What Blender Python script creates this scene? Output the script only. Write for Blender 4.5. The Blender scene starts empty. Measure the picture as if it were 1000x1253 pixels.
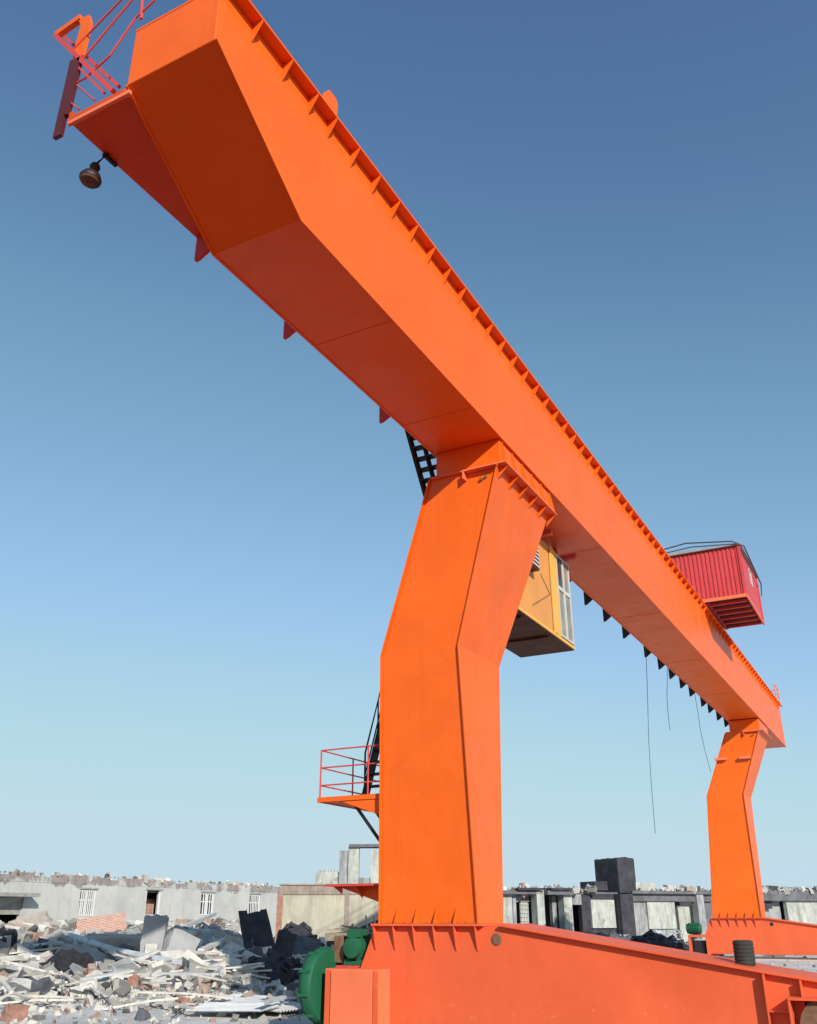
import bpy, bmesh, math, random
from mathutils import Vector, Matrix, noise
random.seed(7)
R = math.radians
scene = bpy.context.scene
col = scene.collection

# ------------------------------------------------------------------ camera
FW = Vector((-.42936, .80711, .40535)); 
def make_cam():
    f, pitch, yaw, roll = 1112.9, .41737987, .489058, -.00275757
    cp, sp = math.cos(pitch), math.sin(pitch)
    fw = Vector((-math.sin(yaw)*cp, math.cos(yaw)*cp, sp))
    rt = Vector((math.cos(yaw), math.sin(yaw), 0)); up = rt.cross(fw)
    r2 = rt*math.cos(roll)+up*math.sin(roll); u2 = -rt*math.sin(roll)+up*math.cos(roll)
    return f, fw, r2, u2
F, FW, RT, UP = make_cam()
cd = bpy.data.cameras.new('camera'); cam = bpy.data.objects.new('camera', cd); col.objects.link(cam)
cam.matrix_world = Matrix((( RT.x, UP.x, -FW.x, 0), (RT.y, UP.y, -FW.y, 0), (RT.z, UP.z, -FW.z, 0), (0, 0, 0, 1)))
cd.sensor_fit = 'VERTICAL'; cd.sensor_height = 24; cd.lens = F/1253*24; cd.clip_end = 9000; cd.clip_start = .05
scene.camera = cam

def ray(px, py): return FW + RT*((px-500)/F) - UP*((py-626.5)/F)
def un(px, py, ax, v):                    # a sighting line meets the plane axis = v
    d = ray(px, py); return d*(v/d[ax])
def proj_depth(p): return p.dot(FW)

# ------------------------------------------------------------------ ground height
G = -1.9
def sm(a, b, x):
    t = max(0., min(1., (x-a)/(b-a))); return t*t*(3-2*t)
def ground_h(x, y, rough=True):
    r = math.hypot(x, y); az = math.degrees(math.atan2(-x, y))
    h = 0.
    m = sm(19, 47, r)*(1-sm(90, 120, r))*sm(34.5, 39, az)*(1-sm(75, 95, az))
    if y > 5: h += 1.2*m
    if rough and r < 140:
        k = min(1, .12+m)
        n = noise.fractal(Vector((x*.35, y*.35, 3.1)), .8, 2.1, 5)
        n2 = noise.noise(Vector((x*.12, y*.12, 9.)))
        h += k*(n*.32 + n2*.3*m)
        # low debris banks at the foot of the right-hand ruin
        h += .55*sm(56, 66, r)*(1-sm(74, 84, r))*(1-sm(33, 37, az))*sm(8, 12, az)*max(0, .5+noise.noise(Vector((x*.3, y*.3, 1.))))
    return G + h
def hit(px, py):
    d = ray(px, py).normalized(); t = 10.
    while t < 400:
        p = d*t
        if p.z < ground_h(p.x, p.y, False): return p
        t += .1
    return d*100

# ------------------------------------------------------------------ materials
M = {}
def new_mat(n):
    m = bpy.data.materials.new(n); m.use_nodes = True; nt = m.node_tree
    b = nt.nodes['Principled BSDF']; M[n] = m
    return m, nt, b
def N(nt, t, **k):
    n = nt.nodes.new(t)
    for a, v in k.items():
        if a.startswith('i_'): n.inputs[a[2:].replace('_', ' ')].default_value = v
        else: setattr(n, a, v)
    return n
def ramp(nt, fac, stops):
    r = nt.nodes.new('ShaderNodeValToRGB'); e = r.color_ramp.elements
    e[0].position, e[0].color = stops[0][0], (*stops[0][1], 1)
    e[1].position, e[1].color = stops[-1][0], (*stops[-1][1], 1)
    for p, c_ in stops[1:-1]:
        q = e.new(p); q.color = (*c_, 1)
    nt.links.new(fac, r.inputs[0]); return r.outputs[0]
def tex(nt, scale, detail=6, rough=.6, dist=0, vec=None):
    t = nt.nodes.new('ShaderNodeTexNoise'); t.inputs['Scale'].default_value = scale
    t.inputs['Detail'].default_value = detail; t.inputs['Roughness'].default_value = rough
    t.inputs['Distortion'].default_value = dist
    if vec is None:
        g = nt.nodes.new('ShaderNodeNewGeometry'); vec = g.outputs['Position']
    nt.links.new(vec, t.inputs['Vector']); return t.outputs[0]
def mix(nt, fac, a, b):
    m = nt.nodes.new('ShaderNodeMix'); m.data_type = 'RGBA'
    for s, v in ((m.inputs[0], fac), (m.inputs[6], a), (m.inputs[7], b)):
        if hasattr(v, 'links') or hasattr(v, 'is_linked'): nt.links.new(v, s)
        elif isinstance(v, tuple): s.default_value = (*v, 1)
        else: s.default_value = v
    return m.outputs[2]
def bump(nt, b, h, strength, dist=.02):
    n = nt.nodes.new('ShaderNodeBump'); n.inputs['Strength'].default_value = strength
    n.inputs['Distance'].default_value = dist
    nt.links.new(h, n.inputs['Height']); nt.links.new(n.outputs[0], b.inputs['Normal']); return n

def stretched(nt, sx, sy, sz):
    g = nt.nodes.new('ShaderNodeNewGeometry'); m = nt.nodes.new('ShaderNodeMapping')
    m.inputs['Scale'].default_value = (sx, sy, sz); nt.links.new(g.outputs['Position'], m.inputs['Vector'])
    return m.outputs[0]

def paint(n, base, rough=.42, wear=0., worn=(.75, .42, .3), low=(0, 0), streak=.35, spec=.35, coat=0.):
    m, nt, b = new_mat(n)
    v = tex(nt, .8, 4)
    dk = tuple(c_*.93 for c_ in base); lt = tuple(min(1, c_*1.04+.004) for c_ in base)
    c0 = ramp(nt, v, [(.3, dk), (.7, lt)])
    st = tex(nt, 1, 5, .7, 0, stretched(nt, 3.5, 3.5, .25))          # faint runs down the plates
    s2 = ramp(nt, st, [(.56, (0, 0, 0)), (.72, (streak,)*3)])
    c0 = mix(nt, s2, c0, tuple(c_*.72 for c_ in base))
    if wear:
        w = ramp(nt, tex(nt, 9, 8, .75), [(.60, (0, 0, 0)), (.68, (wear,)*3)])
        if low != (0, 0):
            g = nt.nodes.new('ShaderNodeNewGeometry'); sp = nt.nodes.new('ShaderNodeSeparateXYZ'); nt.links.new(g.outputs['Position'], sp.inputs[0])
            mr = nt.nodes.new('ShaderNodeMapRange'); mr.inputs[1].default_value = low[0]; mr.inputs[2].default_value = low[1]
            mr.inputs[3].default_value = 1; mr.inputs[4].default_value = .12; nt.links.new(sp.outputs[2], mr.inputs[0])
            mm = nt.nodes.new('ShaderNodeMath'); mm.operation = 'MULTIPLY'; nt.links.new(w, mm.inputs[0]); nt.links.new(mr.outputs[0], mm.inputs[1]); w = mm.outputs[0]
        c0 = mix(nt, w, c0, worn)
    nt.links.new(c0, b.inputs['Base Color'])
    rr = ramp(nt, tex(nt, 3, 6), [(.3, (rough-.06,)*3), (.7, (rough+.1,)*3)]); nt.links.new(rr, b.inputs['Roughness'])
    b.inputs['Specular IOR Level'].default_value = spec
    bump(nt, b, tex(nt, .75, 2, .4), .5, .14)
    return m
paint('crane_orange', (.87, .138, .005), .42, wear=.16, streak=.3, spec=.40)
paint('beam_red', (.76, .125, .040), .5, wear=.75, worn=(.80, .38, .25), low=(-1.75, -.9), streak=.3)
paint('bogie_orange', (.86, .20, .085), .5, wear=.3, worn=(.8, .45, .33))
paint('rail_red', (.62, .07, .06), .5, wear=.3, worn=(.7, .5, .5))
paint('trolley_red', (.60, .060, .065), .5, wear=.7, worn=(.78, .36, .36), streak=.5)
paint('deck_shade_red', (.66, .075, .010), .55, wear=.2, streak=.2, spec=.25)  # darker than the crane orange, putting underside shade into the walkway paint
paint('dark_maroon', (.10, .018, .022), .5, wear=.3, worn=(.4, .08, .06))
paint('cabin_yellow', (.78, .44, .08), .45, wear=.2, worn=(.5, .2, .06))
paint('cabin_orange', (.72, .31, .07), .45, wear=.6, worn=(.5, .15, .04))
paint('green_paint', (.012, .125, .058), .6, wear=.8, worn=(.05, .11, .08), streak=.6)
paint('black_steel', (.018, .016, .022), .5, wear=.2, worn=(.08, .05, .04))
paint('white_frame', (.55, .56, .54), .5, wear=.4, worn=(.5, .5, .48))

def simple(n, colr, rough=.8, var=.25, scale=4, bs=.3, metal=0, stain=0):
    m, nt, b = new_mat(n)
    c0 = ramp(nt, tex(nt, scale, 7, .65), [(.3, tuple(c_*(1-var) for c_ in colr)), (.7, tuple(min(1, c_*(1+var)) for c_ in colr))])
    if stain:
        sv = ramp(nt, tex(nt, 1, 7, .72, .3, stretched(nt, 2.2, 2.2, .45)), [(.47, (0, 0, 0)), (.66, (stain,)*3)])
        c0 = mix(nt, sv, c0, tuple(c_*.42 for c_ in colr))
        sp_ = ramp(nt, tex(nt, 1.1, 8, .7), [(.60, (0, 0, 0)), (.64, (stain*.8,)*3)])
        c0 = mix(nt, sp_, c0, (.16, .13, .115))
    nt.links.new(c0, b.inputs['Base Color']); b.inputs['Roughness'].default_value = rough; b.inputs['Metallic'].default_value = metal
    bump(nt, b, tex(nt, scale*4, 6, .7), bs, .03); return m
simple('rust', (.20, .105, .06), .8, .4, 8)
simple('cabin_under', (.10, .055, .035), .8, .5, 3)
simple('rubber', (.03, .032, .03), .8, .3, 10)
simple('lamp_dark', (.018, .013, .012), .45, .3, 10)
simple('cream_wall', (.46, .43, .33), .9, .2, .8, stain=.4)
simple('brown_band', (.32, .25, .21), .9, .25, 2, stain=.5)
simple('grey_wall', (.33, .335, .335), .9, .3, 1.1, stain=.8)
simple('pale_panel', (.44, .45, .40), .95, .22, 1.4, stain=.75)
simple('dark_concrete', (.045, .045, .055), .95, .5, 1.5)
simple('grey_concrete', (.13, .13, .14), .95, .4, 1.4)
simple('chunk_pale', (.56, .54, .49), .95, .22, 3)
simple('chunk_grey', (.33, .325, .30), .95, .25, 3)
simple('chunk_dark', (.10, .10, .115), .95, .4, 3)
simple('slab_grey', (.34, .34, .335), .95, .2, 1.5)
simple('upvc_white', (.72, .73, .72), .5, .08, 3)
simple('slab_brown', (.40, .35, .30), .95, .25, 2)
simple('wood', (.64, .60, .52), .85, .2, 6)
simple('white_board', (.60, .61, .60), .7, .2, 2)
simple('brick_red', (.36, .19, .14), .95, .3, 6)
simple('dark_cloth', (.022, .022, .03), .95, .5, 5)
simple('teal_sheet', (.12, .28, .30), .6, .3, 3)
simple('red_sheet', (.50, .14, .13), .8, .3, 3)
simple('straw', (.36, .30, .20), .95, .35, 12)
simple('wire', (.08, .08, .09), .7, .2, 10)
simple('rail_steel', (.22, .17, .14), .55, .3, 8, .2, .4)
simple('dirt_pad', (.55, .51, .46), .95, .2, 1.5)

m, nt, b = new_mat('glass_dark'); b.inputs['Base Color'].default_value = (.05, .055, .05, 1); b.inputs['Roughness'].default_value = .12
m, nt, b = new_mat('glass_grey')
nt.links.new(ramp(nt, tex(nt, 2, 4), [(.35, (.20, .19, .14)), (.65, (.34, .32, .25))]), b.inputs['Base Color']); b.inputs['Roughness'].default_value = .25
# plastered wall of the ruined row: pale render, patches fallen off along the parapet
m, nt, b = new_mat('old_render')
g = nt.nodes.new('ShaderNodeNewGeometry'); sp = nt.nodes.new('ShaderNodeSeparateXYZ'); nt.links.new(g.outputs['Position'], sp.inputs[0])
base = ramp(nt, tex(nt, .35, 8, .65), [(.3, (.42, .42, .39)), (.7, (.60, .59, .55))])
runs = ramp(nt, tex(nt, 1, 6, .7, 0, stretched(nt, 2.6, 2.6, .35)), [(.52, (0, 0, 0)), (.7, (.6, .6, .6))])
base = mix(nt, runs, base, (.36, .36, .35))
ht = nt.nodes.new('ShaderNodeMapRange'); nt.links.new(sp.outputs[2], ht.inputs[0])
ht.inputs[1].default_value = 1.2; ht.inputs[2].default_value = 2.0; ht.inputs[3].default_value = -.2; ht.inputs[4].default_value = .125
ad = nt.nodes.new('ShaderNodeMath'); ad.operation = 'ADD'; nt.links.new(tex(nt, .55, 7, .7, .5, stretched(nt, 1, 1, .8)), ad.inputs[0]); nt.links.new(ht.outputs[0], ad.inputs[1])
pt = ramp(nt, ad.outputs[0], [(.56, (0, 0, 0)), (.60, (1, 1, 1))])
bare = ramp(nt, tex(nt, 2.5, 5, .7), [(.3, (.20, .18, .165)), (.55, (.33, .28, .25)), (.8, (.42, .40, .38))])
nt.links.new(mix(nt, pt, base, bare), b.inputs['Base Color']); b.inputs['Roughness'].default_value = .95
bump(nt, b, tex(nt, 5, 8, .7), .5, .05)
# brick
m, nt, b = new_mat('bricks')
tc = nt.nodes.new('ShaderNodeTexCoord'); bt = nt.nodes.new('ShaderNodeTexBrick'); bt.inputs['Scale'].default_value = 4
bt.inputs['Color1'].default_value = (.38, .15, .09, 1); bt.inputs['Color2'].default_value = (.50, .24, .16, 1); bt.inputs['Mortar'].default_value = (.55, .53, .49, 1)
bt.inputs['Mortar Size'].default_value = .03
mp = nt.nodes.new('ShaderNodeMapping'); mp.inputs['Rotation'].default_value = (R(90), 0, 0)
nt.links.new(tc.outputs['Object'], mp.inputs[0]); nt.links.new(mp.outputs[0], bt.inputs['Vector']); nt.links.new(bt.outputs[0], b.inputs['Base Color'])
b.inputs['Roughness'].default_value = .95; bump(nt, b, tex(nt, 12, 5), .5, .03)
# ground
m, nt, b = new_mat('ground')
c0 = ramp(nt, tex(nt, .5, 10, .7), [(.3, (.46, .45, .42)), (.5, (.62, .61, .57)), (.72, (.74, .73, .69))])
c1 = ramp(nt, tex(nt, 3.5, 8, .75), [(.50, (0, 0, 0)), (.66, (.8, .8, .8))])
c0 = mix(nt, c1, c0, (.42, .41, .38))
rd = ramp(nt, tex(nt, 1.3, 6, .7), [(.62, (0, 0, 0)), (.72, (.5, .5, .5))]); c0 = mix(nt, rd, c0, (.40, .25, .19))
g = nt.nodes.new('ShaderNodeNewGeometry'); sp = nt.nodes.new('ShaderNodeSeparateXYZ'); nt.links.new(g.outputs['Position'], sp.inputs[0])
def mth(op, a_, b_):
    q = nt.nodes.new('ShaderNodeMath'); q.operation = op
    for i_, v_ in enumerate((a_, b_)):
        if hasattr(v_, 'is_linked'): nt.links.new(v_, q.inputs[i_])
        else: q.inputs[i_].default_value = v_
    return q.outputs[0]
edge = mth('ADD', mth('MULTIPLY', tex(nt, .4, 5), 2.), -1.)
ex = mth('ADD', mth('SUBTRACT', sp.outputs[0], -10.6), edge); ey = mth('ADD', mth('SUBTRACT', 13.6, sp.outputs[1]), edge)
bounce_mask = mth('MAXIMUM', mth('MULTIPLY', mth('GREATER_THAN', ex, 0.), mth('LESS_THAN', sp.outputs[1], 26.)), mth('GREATER_THAN', ey, 0.))
yard = ramp(nt, tex(nt, 1.2, 8, .7), [(.3, (.27, .062, .034)), (.7, (.38, .10, .055))])  # unseen ground by the crane, reddened so its bounce tints the girder underside
c0 = mix(nt, bounce_mask, c0, yard)
nt.links.new(c0, b.inputs['Base Color']); b.inputs['Roughness'].default_value = 1
bump(nt, b, tex(nt, 6, 10, .75), .55, .06)
# speckled small rubble: colour varies from stone to stone (random per island)
m, nt, b = new_mat('rubble_mix')
g = nt.nodes.new('ShaderNodeNewGeometry')
c0 = ramp(nt, g.outputs['Random Per Island'], [(0, (.08, .08, .085)), (.16, (.24, .23, .21)), (.4, (.42, .40, .36)), (.62, (.66, .64, .59)), (.84, (.42, .38, .33)), (.91, (.36, .22, .17)), (.95, (.40, .27, .21)), (1., (.06, .06, .07))])
nt.links.new(c0, b.inputs['Base Color']); b.inputs['Roughness'].default_value = .95
bump(nt, b, tex(nt, 10, 6, .7), .6, .04)

# ------------------------------------------------------------------ mesh builder
class MB:
    def __init__(s): s.v = []; s.f = []
    def add(s, vs, fs):
        o = len(s.v); s.v += [tuple(p) for p in vs]; s.f += [tuple(i+o for i in f) for f in fs]; return s
    def box(s, a, b, mat=None):
        x0, y0, z0 = a; x1, y1, z1 = b
        vs = [Vector(p) for p in ((x0,y0,z0),(x1,y0,z0),(x1,y1,z0),(x0,y1,z0),(x0,y0,z1),(x1,y0,z1),(x1,y1,z1),(x0,y1,z1))]
        if mat: vs = [mat @ p for p in vs]
        return s.add(vs, [(0,3,2,1),(4,5,6,7),(0,1,5,4),(1,2,6,5),(2,3,7,6),(3,0,4,7)])
    def prism(s, poly, axis, a, b):       # poly in the two other axes, in order
        def mk(p, t):
            if axis == 0: return (t, p[0], p[1])
            if axis == 1: return (p[0], t, p[1])
            return (p[0], p[1], t)
        n = len(poly); vs = [mk(p, a) for p in poly]+[mk(p, b) for p in poly]
        return s.add(vs, [tuple(range(n)), tuple(range(2*n-1, n-1, -1))]+[(i, i+n, (i+1) % n+n, (i+1) % n) for i in range(n)])
    def bar(s, p, q, w, h=None, up=(0, 0, 1)):
        p, q = Vector(p), Vector(q); h = h or w; d = (q-p).normalized(); u = Vector(up)
        if abs(d.dot(u)) > .97: u = Vector((0, 1, 0))
        a = d.cross(u).normalized(); c_ = a.cross(d).normalized()
        vs = []
        for e in (p, q):
            for i, j in ((-1,-1),(1,-1),(1,1),(-1,1)): vs.append(e+a*(i*w/2)+c_*(j*h/2))
        return s.add(vs, [(0,1,2,3),(7,6,5,4),(0,4,5,1),(1,5,6,2),(2,6,7,3),(3,7,4,0)])
    def tube(s, pts, r, n=8, r2=None):
        pts = [Vector(p) for p in pts]; rings = []
        for i, p in enumerate(pts):
            d = (pts[min(i+1, len(pts)-1)]-pts[max(i-1, 0)]).normalized()
            u = Vector((0, 0, 1)) if abs(d.z) < .9 else Vector((1, 0, 0))
            a = d.cross(u).normalized(); c_ = d.cross(a)
            rr = r if r2 is None else r+(r2-r)*i/(len(pts)-1)
            rings.append([p+a*(rr*math.cos(t*2*math.pi/n))+c_*(rr*math.sin(t*2*math.pi/n)) for t in range(n)])
        vs = [v for g_ in rings for v in g_]; fs = []
        for i in range(len(pts)-1):
            for t in range(n): fs.append((i*n+t, i*n+(t+1) % n, (i+1)*n+(t+1) % n, (i+1)*n+t))
        fs.append(tuple(range(n-1, -1, -1))); fs.append(tuple((len(pts)-1)*n+t for t in range(n)))
        return s.add(vs, fs)
    def lathe(s, prof, o, ax=(0, 0, 1), n=24):   # prof: (radius, height along ax)
        ax = Vector(ax).normalized(); u = Vector((1, 0, 0)) if abs(ax.x) < .9 else Vector((0, 1, 0))
        a = ax.cross(u).normalized(); c_ = ax.cross(a); o = Vector(o); vs = []; fs = []
        for r, h in prof:
            for t in range(n): vs.append(o+ax*h+a*(r*math.cos(t*2*math.pi/n))+c_*(r*math.sin(t*2*math.pi/n)))
        k = len(prof)
        for i in range(k-1):
            for t in range(n): fs.append((i*n+t, i*n+(t+1) % n, (i+1)*n+(t+1) % n, (i+1)*n+t))
        fs.append(tuple(range(n-1, -1, -1))); fs.append(tuple((k-1)*n+t for t in range(n)))
        return s.add(vs, fs)
    def build(s, name, mat, parent=None, bev=0, smooth=False, org=None, label=None):
        me = bpy.data.meshes.new(name); o3 = Vector(org) if org is not None else Vector((0, 0, 0))
        me.from_pydata([Vector(p)-o3 for p in s.v], [], s.f)
        bm = bmesh.new(); bm.from_mesh(me); bmesh.ops.recalc_face_normals(bm, faces=bm.faces); bm.to_mesh(me); bm.free()
        if smooth:
            for p in me.polygons: p.use_smooth = True
            me.set_sharp_from_angle(angle=R(40))
        me.materials.append(M[mat] if isinstance(mat, str) else mat)
        ob = bpy.data.objects.new(name, me); col.objects.link(ob); ob.location = o3
        if parent is not None: setpar(ob, parent)
        if bev:
            b_ = ob.modifiers.new('bevel', 'BEVEL'); b_.width = bev; b_.segments = 2; b_.limit_method = 'ANGLE'; b_.angle_limit = R(35)
        if label: ob['label'] = label
        return ob
def wloc(o):
    v = Vector(o.location)
    return v + wloc(o.parent) if o.parent else v      # parents of built things are never rotated before parenting
def setpar(ob, parent):
    l = Vector(ob.location); ob.parent = parent; ob.location = l - wloc(parent)
def tag(o, label=None, cat=None, group=None, kind=None):
    if label: o['label'] = label
    if cat: o['category'] = cat
    if group: o['group'] = group
    if kind: o['kind'] = kind
    return o
def empty(name, loc, label, cat, group=None):
    o = bpy.data.objects.new(name, None); col.objects.link(o); o.location = loc; o.empty_display_size = .3
    return tag(o, label, cat, group)
def copypart(src, parent, dloc=(0, 0, 0), name=None):
    c_ = src.copy(); col.objects.link(c_); c_.parent = parent
    c_.location = Vector(src.location)+Vector(dloc); return c_

# ================================================================== THE CRANE
crane = empty('gantry_crane', (-7.5, 15, G), 'tall orange single-girder gantry crane with cranked box legs straddling the rubble yard', 'crane')
XR, XL, ZB, ZT = -6.10, -7.62, 9.0, 11.44
YE, YB, YF = 6.15, 8.2, 59.0

g = MB()
g.prism([(YE, 10.40), (YB, ZB), (YF, ZB+.06), (YF, ZT), (YE, ZT)], 0, XL, XR)
girder = g.build('girder', 'crane_orange', crane, .012)
# thin bottom lips and weld beads
g = MB()
for x0, x1 in ((XL-.035, XL+.003), (XR-.003, XR+.035)):
    g.prism([(YE, 10.385), (YB-.01, ZB-.015), (YF, ZB+.045), (YF, ZB+.07), (YB+.01, ZB+.012), (YE, 10.412)], 0, x0, x1)
g.build('flange_lip', 'crane_orange', girder)
for y in (YB, 10.9, 14.1, 22.5, 29.0, 35.75, 42.4, 49.):
    m_ = MB(); zz = ZB+.06*(y-YB)/(YF-YB)-.004; m_.tube([(XL+.02, y, zz+.003), (XR-.02, y, zz+.003)], .009, 6); m_.build('weld_seam', 'crane_orange', girder)
for y in (35.75,):
    m_ = MB(); m_.tube([(XR+.004, y, ZB+.06), (XR+.004, y, ZT)], .012, 6); m_.build('weld_seam', 'beam_red', girder)
g = MB(); g.box((XL-.004, YE-.003, ZT+.002), (-5.92, YF+.05, ZT+.042))
g.build('top_flange', 'crane_orange', girder, .006)
g = MB(); g.box((XL+.5, YE+.5, ZT+.044), (XL+.58, YF-.3, ZT+.16)); g.box((XR-.35, YE+.5, ZT+.044), (XR-.27, YF-.3, ZT+.16))
g.build('trolley_track', 'rail_steel', girder)
# gussets under the top flange
st = MB(); st.add([(XR-.004, 0, ZT), (-5.925, 0, ZT), (-5.925, 0, ZT-.05), (XR-.004, 0, ZT-.36), (XR-.004, .012, ZT), (-5.925, .012, ZT), (-5.925, .012, ZT-.05), (XR-.004, .012, ZT-.36)],
   [(0,1,2,3),(7,6,5,4),(0,4,5,1),(1,5,6,2),(2,6,7,3),(3,7,4,0)])
ys = [6.84, 7.57, 8.25]+[8.78+.685*i for i in range(73)]
s0 = st.build('stiffener', 'crane_orange', girder)
base_loc = Vector(s0.location)
for i, y in enumerate(ys):
    o = s0 if i == 0 else copypart(s0, girder)
    o.location = base_loc+Vector((0, y, 0))
# end buffer on top
m_ = MB(); lg = [(8.44, ZT+.045), (8.86, ZT+.045), (8.87, ZT+.40), (8.80, ZT+.47), (8.62, ZT+.47), (8.50, ZT+.30)]
m_.prism(lg, 0, -6.02, -5.97); m_.prism(lg, 0, -6.42, -6.37); m_.box((-6.37, 8.62, ZT+.2), (-6.02, 8.72, ZT+.4))
m_.build('end_stop', 'crane_orange', crane, .01)
m_ = MB()
for x in (-6.55, -7.0): m_.prism([(57.9, ZT+.045), (58.6, ZT+.045), (58.5, ZT+.75), (58.2, ZT+.75)], 0, x, x+.07)
m_.box((-7., 58.1, ZT+.35), (-6.5, 58.3, ZT+.55)); m_.build('end_stop', 'crane_orange', crane, .01)
m_ = MB()
for x, y in ((-6.0, 57.2), (-6.0, 58.9), (-7.5, 58.9)): m_.tube([(x, y, ZT+.04), (x, y, ZT+1.0)], .03)
m_.tube([(-6.0, 57.2, ZT+1.0), (-6.0, 58.9, ZT+1.0), (-7.5, 58.9, ZT+1.0)], .03); m_.tube([(-6.0, 57.2, ZT+.55), (-6.0, 58.9, ZT+.55), (-7.5, 58.9, ZT+.55)], .025)
m_.build('end_railing', 'bogie_orange', crane)

# walkway along the left web
WX0, WX1, WZ = -8.72, XL-.04, 10.30
m_ = MB(); m_.box((WX0, YE, WZ), (WX1, YF-.4, WZ+.06)); m_.box((WX0, YE, WZ+.062), (WX0+.05, YF-.4, WZ+.16))
walk = m_.build('walkway', 'deck_shade_red', crane)
m_ = MB(); m_.box((WX0, YE+.002, WZ-.07), (WX1+.1, YE+.05, WZ-.003)); m_.build('end_trim', 'bogie_orange', walk)
for y in [6.9, 8.9, 10.15, 11.4, 12.6, 15.0, 17.9, 20.2, 22.5, 24.8, 27., 29.2, 31.4, 33.9, 37.1, 39.4, 41.4, 43.5, 45.5, 48.2, 50., 52.3, 54.5, 56.8]:
    big = y not in (6.9, 10.15, 12.6)
    d = .55 if y > 20 else (.46 if big else .13)
    m_ = MB()
    if not big: continue
    if big: m_.prism([(WX0+.02, WZ-.004), (WX1-.01, WZ-.004), (WX1-.01, WZ-.16), (WX0+.62, WZ-.18), (WX0+.10, WZ-d), (WX0+.02, WZ-d-.02)], 1, y, y+.07)
    else: m_.prism([(WX0+.02, WZ-.004), (WX1-.01, WZ-.004), (WX1-.01, WZ-d), (WX0+.02, WZ-d)], 1, y, y+.05)
    m_.build('bracket', 'rail_red' if y < 20 else 'black_steel', walk)
m_ = MB()
for y in [8.2+2.2*i for i in range(23)]: m_.tube([(WX0+.03, y, WZ+.06), (WX0+.03, y, WZ+1.1)], .022, 6)
for h in (.4, .75, 1.1): m_.tube([(WX0+.03, 8.2, WZ+h), (WX0+.03, 56.6, WZ+h)], .02, 6)
m_.build('walkway_railing', 'rail_red', crane)

# railing and open bracket frame at the near end of the walkway
er = MB()
e = lambda px, py, dy=0: un(px, py, 1, YE+.02+dy)
er.bar(e(92, 74), e(71, 168), .15, .06); er.bar(e(98, 72), e(82, 142), .07, .07)
m_e = er.build('end_post', 'dark_maroon', crane)
er = MB(); er.bar(e(69, 44), e(139, 112), .07, .07); er.bar(e(74, 40, .25), e(146, 106, .25), .05, .05); er.bar(e(92, 78), e(128, 114), .035, .035)
er.build('end_brace', 'rail_red', crane)
er = MB(); er.bar(e(69, 44, .02), e(100, 22, .02), .08, .10); P = [e(*q) for q in ((96, 24), (109, 18), (111, 26), (101, 66), (95, 74), (89, 70), (90, 62), (99, 31))]
er.add([p for p in P]+[p+Vector((0, .05, 0)) for p in P], [tuple(range(8)), tuple(range(15, 7, -1))]+[(i, i+8, (i+1) % 8+8, (i+1) % 8) for i in range(8)])
er.build('corner_bracket', 'crane_orange', crane)
er = MB()
er.tube([e(89, 62), e(148, 0), e(176, -28)], .017, 6); er.tube([e(100, 74), e(160, 2), e(186, -28)], .017, 6)
er.tube([e(94, 101), e(104, 96), e(135, 68), e(166, 22), e(190, 0)], .017, 6); er.tube([e(173, 23), e(176, -30)], .022, 6)
er.tube([e(94, 104), e(116, 123)], .014, 6); er.tube([e(87, 126), e(97, 134)], .014, 6)
er.build('end_railing', 'rail_red', crane)

# floodlight under the walkway
fl = un(112, 216, 0, WX0-.02)
LA = Vector((.10, .10, 1)); m_ = MB(); m_.lathe([(.02, .24), (.06, .23), (.078, .18), (.06, .12), (.06, .09), (.125, .035), (.16, -.04), (.155, -.075)], fl, LA, 24)
lamp = m_.build('floodlight', 'lamp_dark', crane, 0, True)
m_ = MB(); m_.lathe([(.15, -.076), (.13, -.11), (.05, -.135)], fl, LA, 24); m_.build('lens', 'cabin_under', lamp, 0, True)
m_ = MB(); tp_ = fl+LA.normalized()*.23; m_.tube([tp_, tp_+Vector((.01, .02, .06)), Vector((WX0+.05, tp_.y+.10, WZ-.06)), Vector((WX0+.06, tp_.y+.14, WZ))], .018, 6); m_.bar((WX0+.02, tp_.y+.08, WZ-.04), (WX0+.02, tp_.y+.34, WZ-.04), .05, .05); m_.build('hanger', 'black_steel', lamp)

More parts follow.
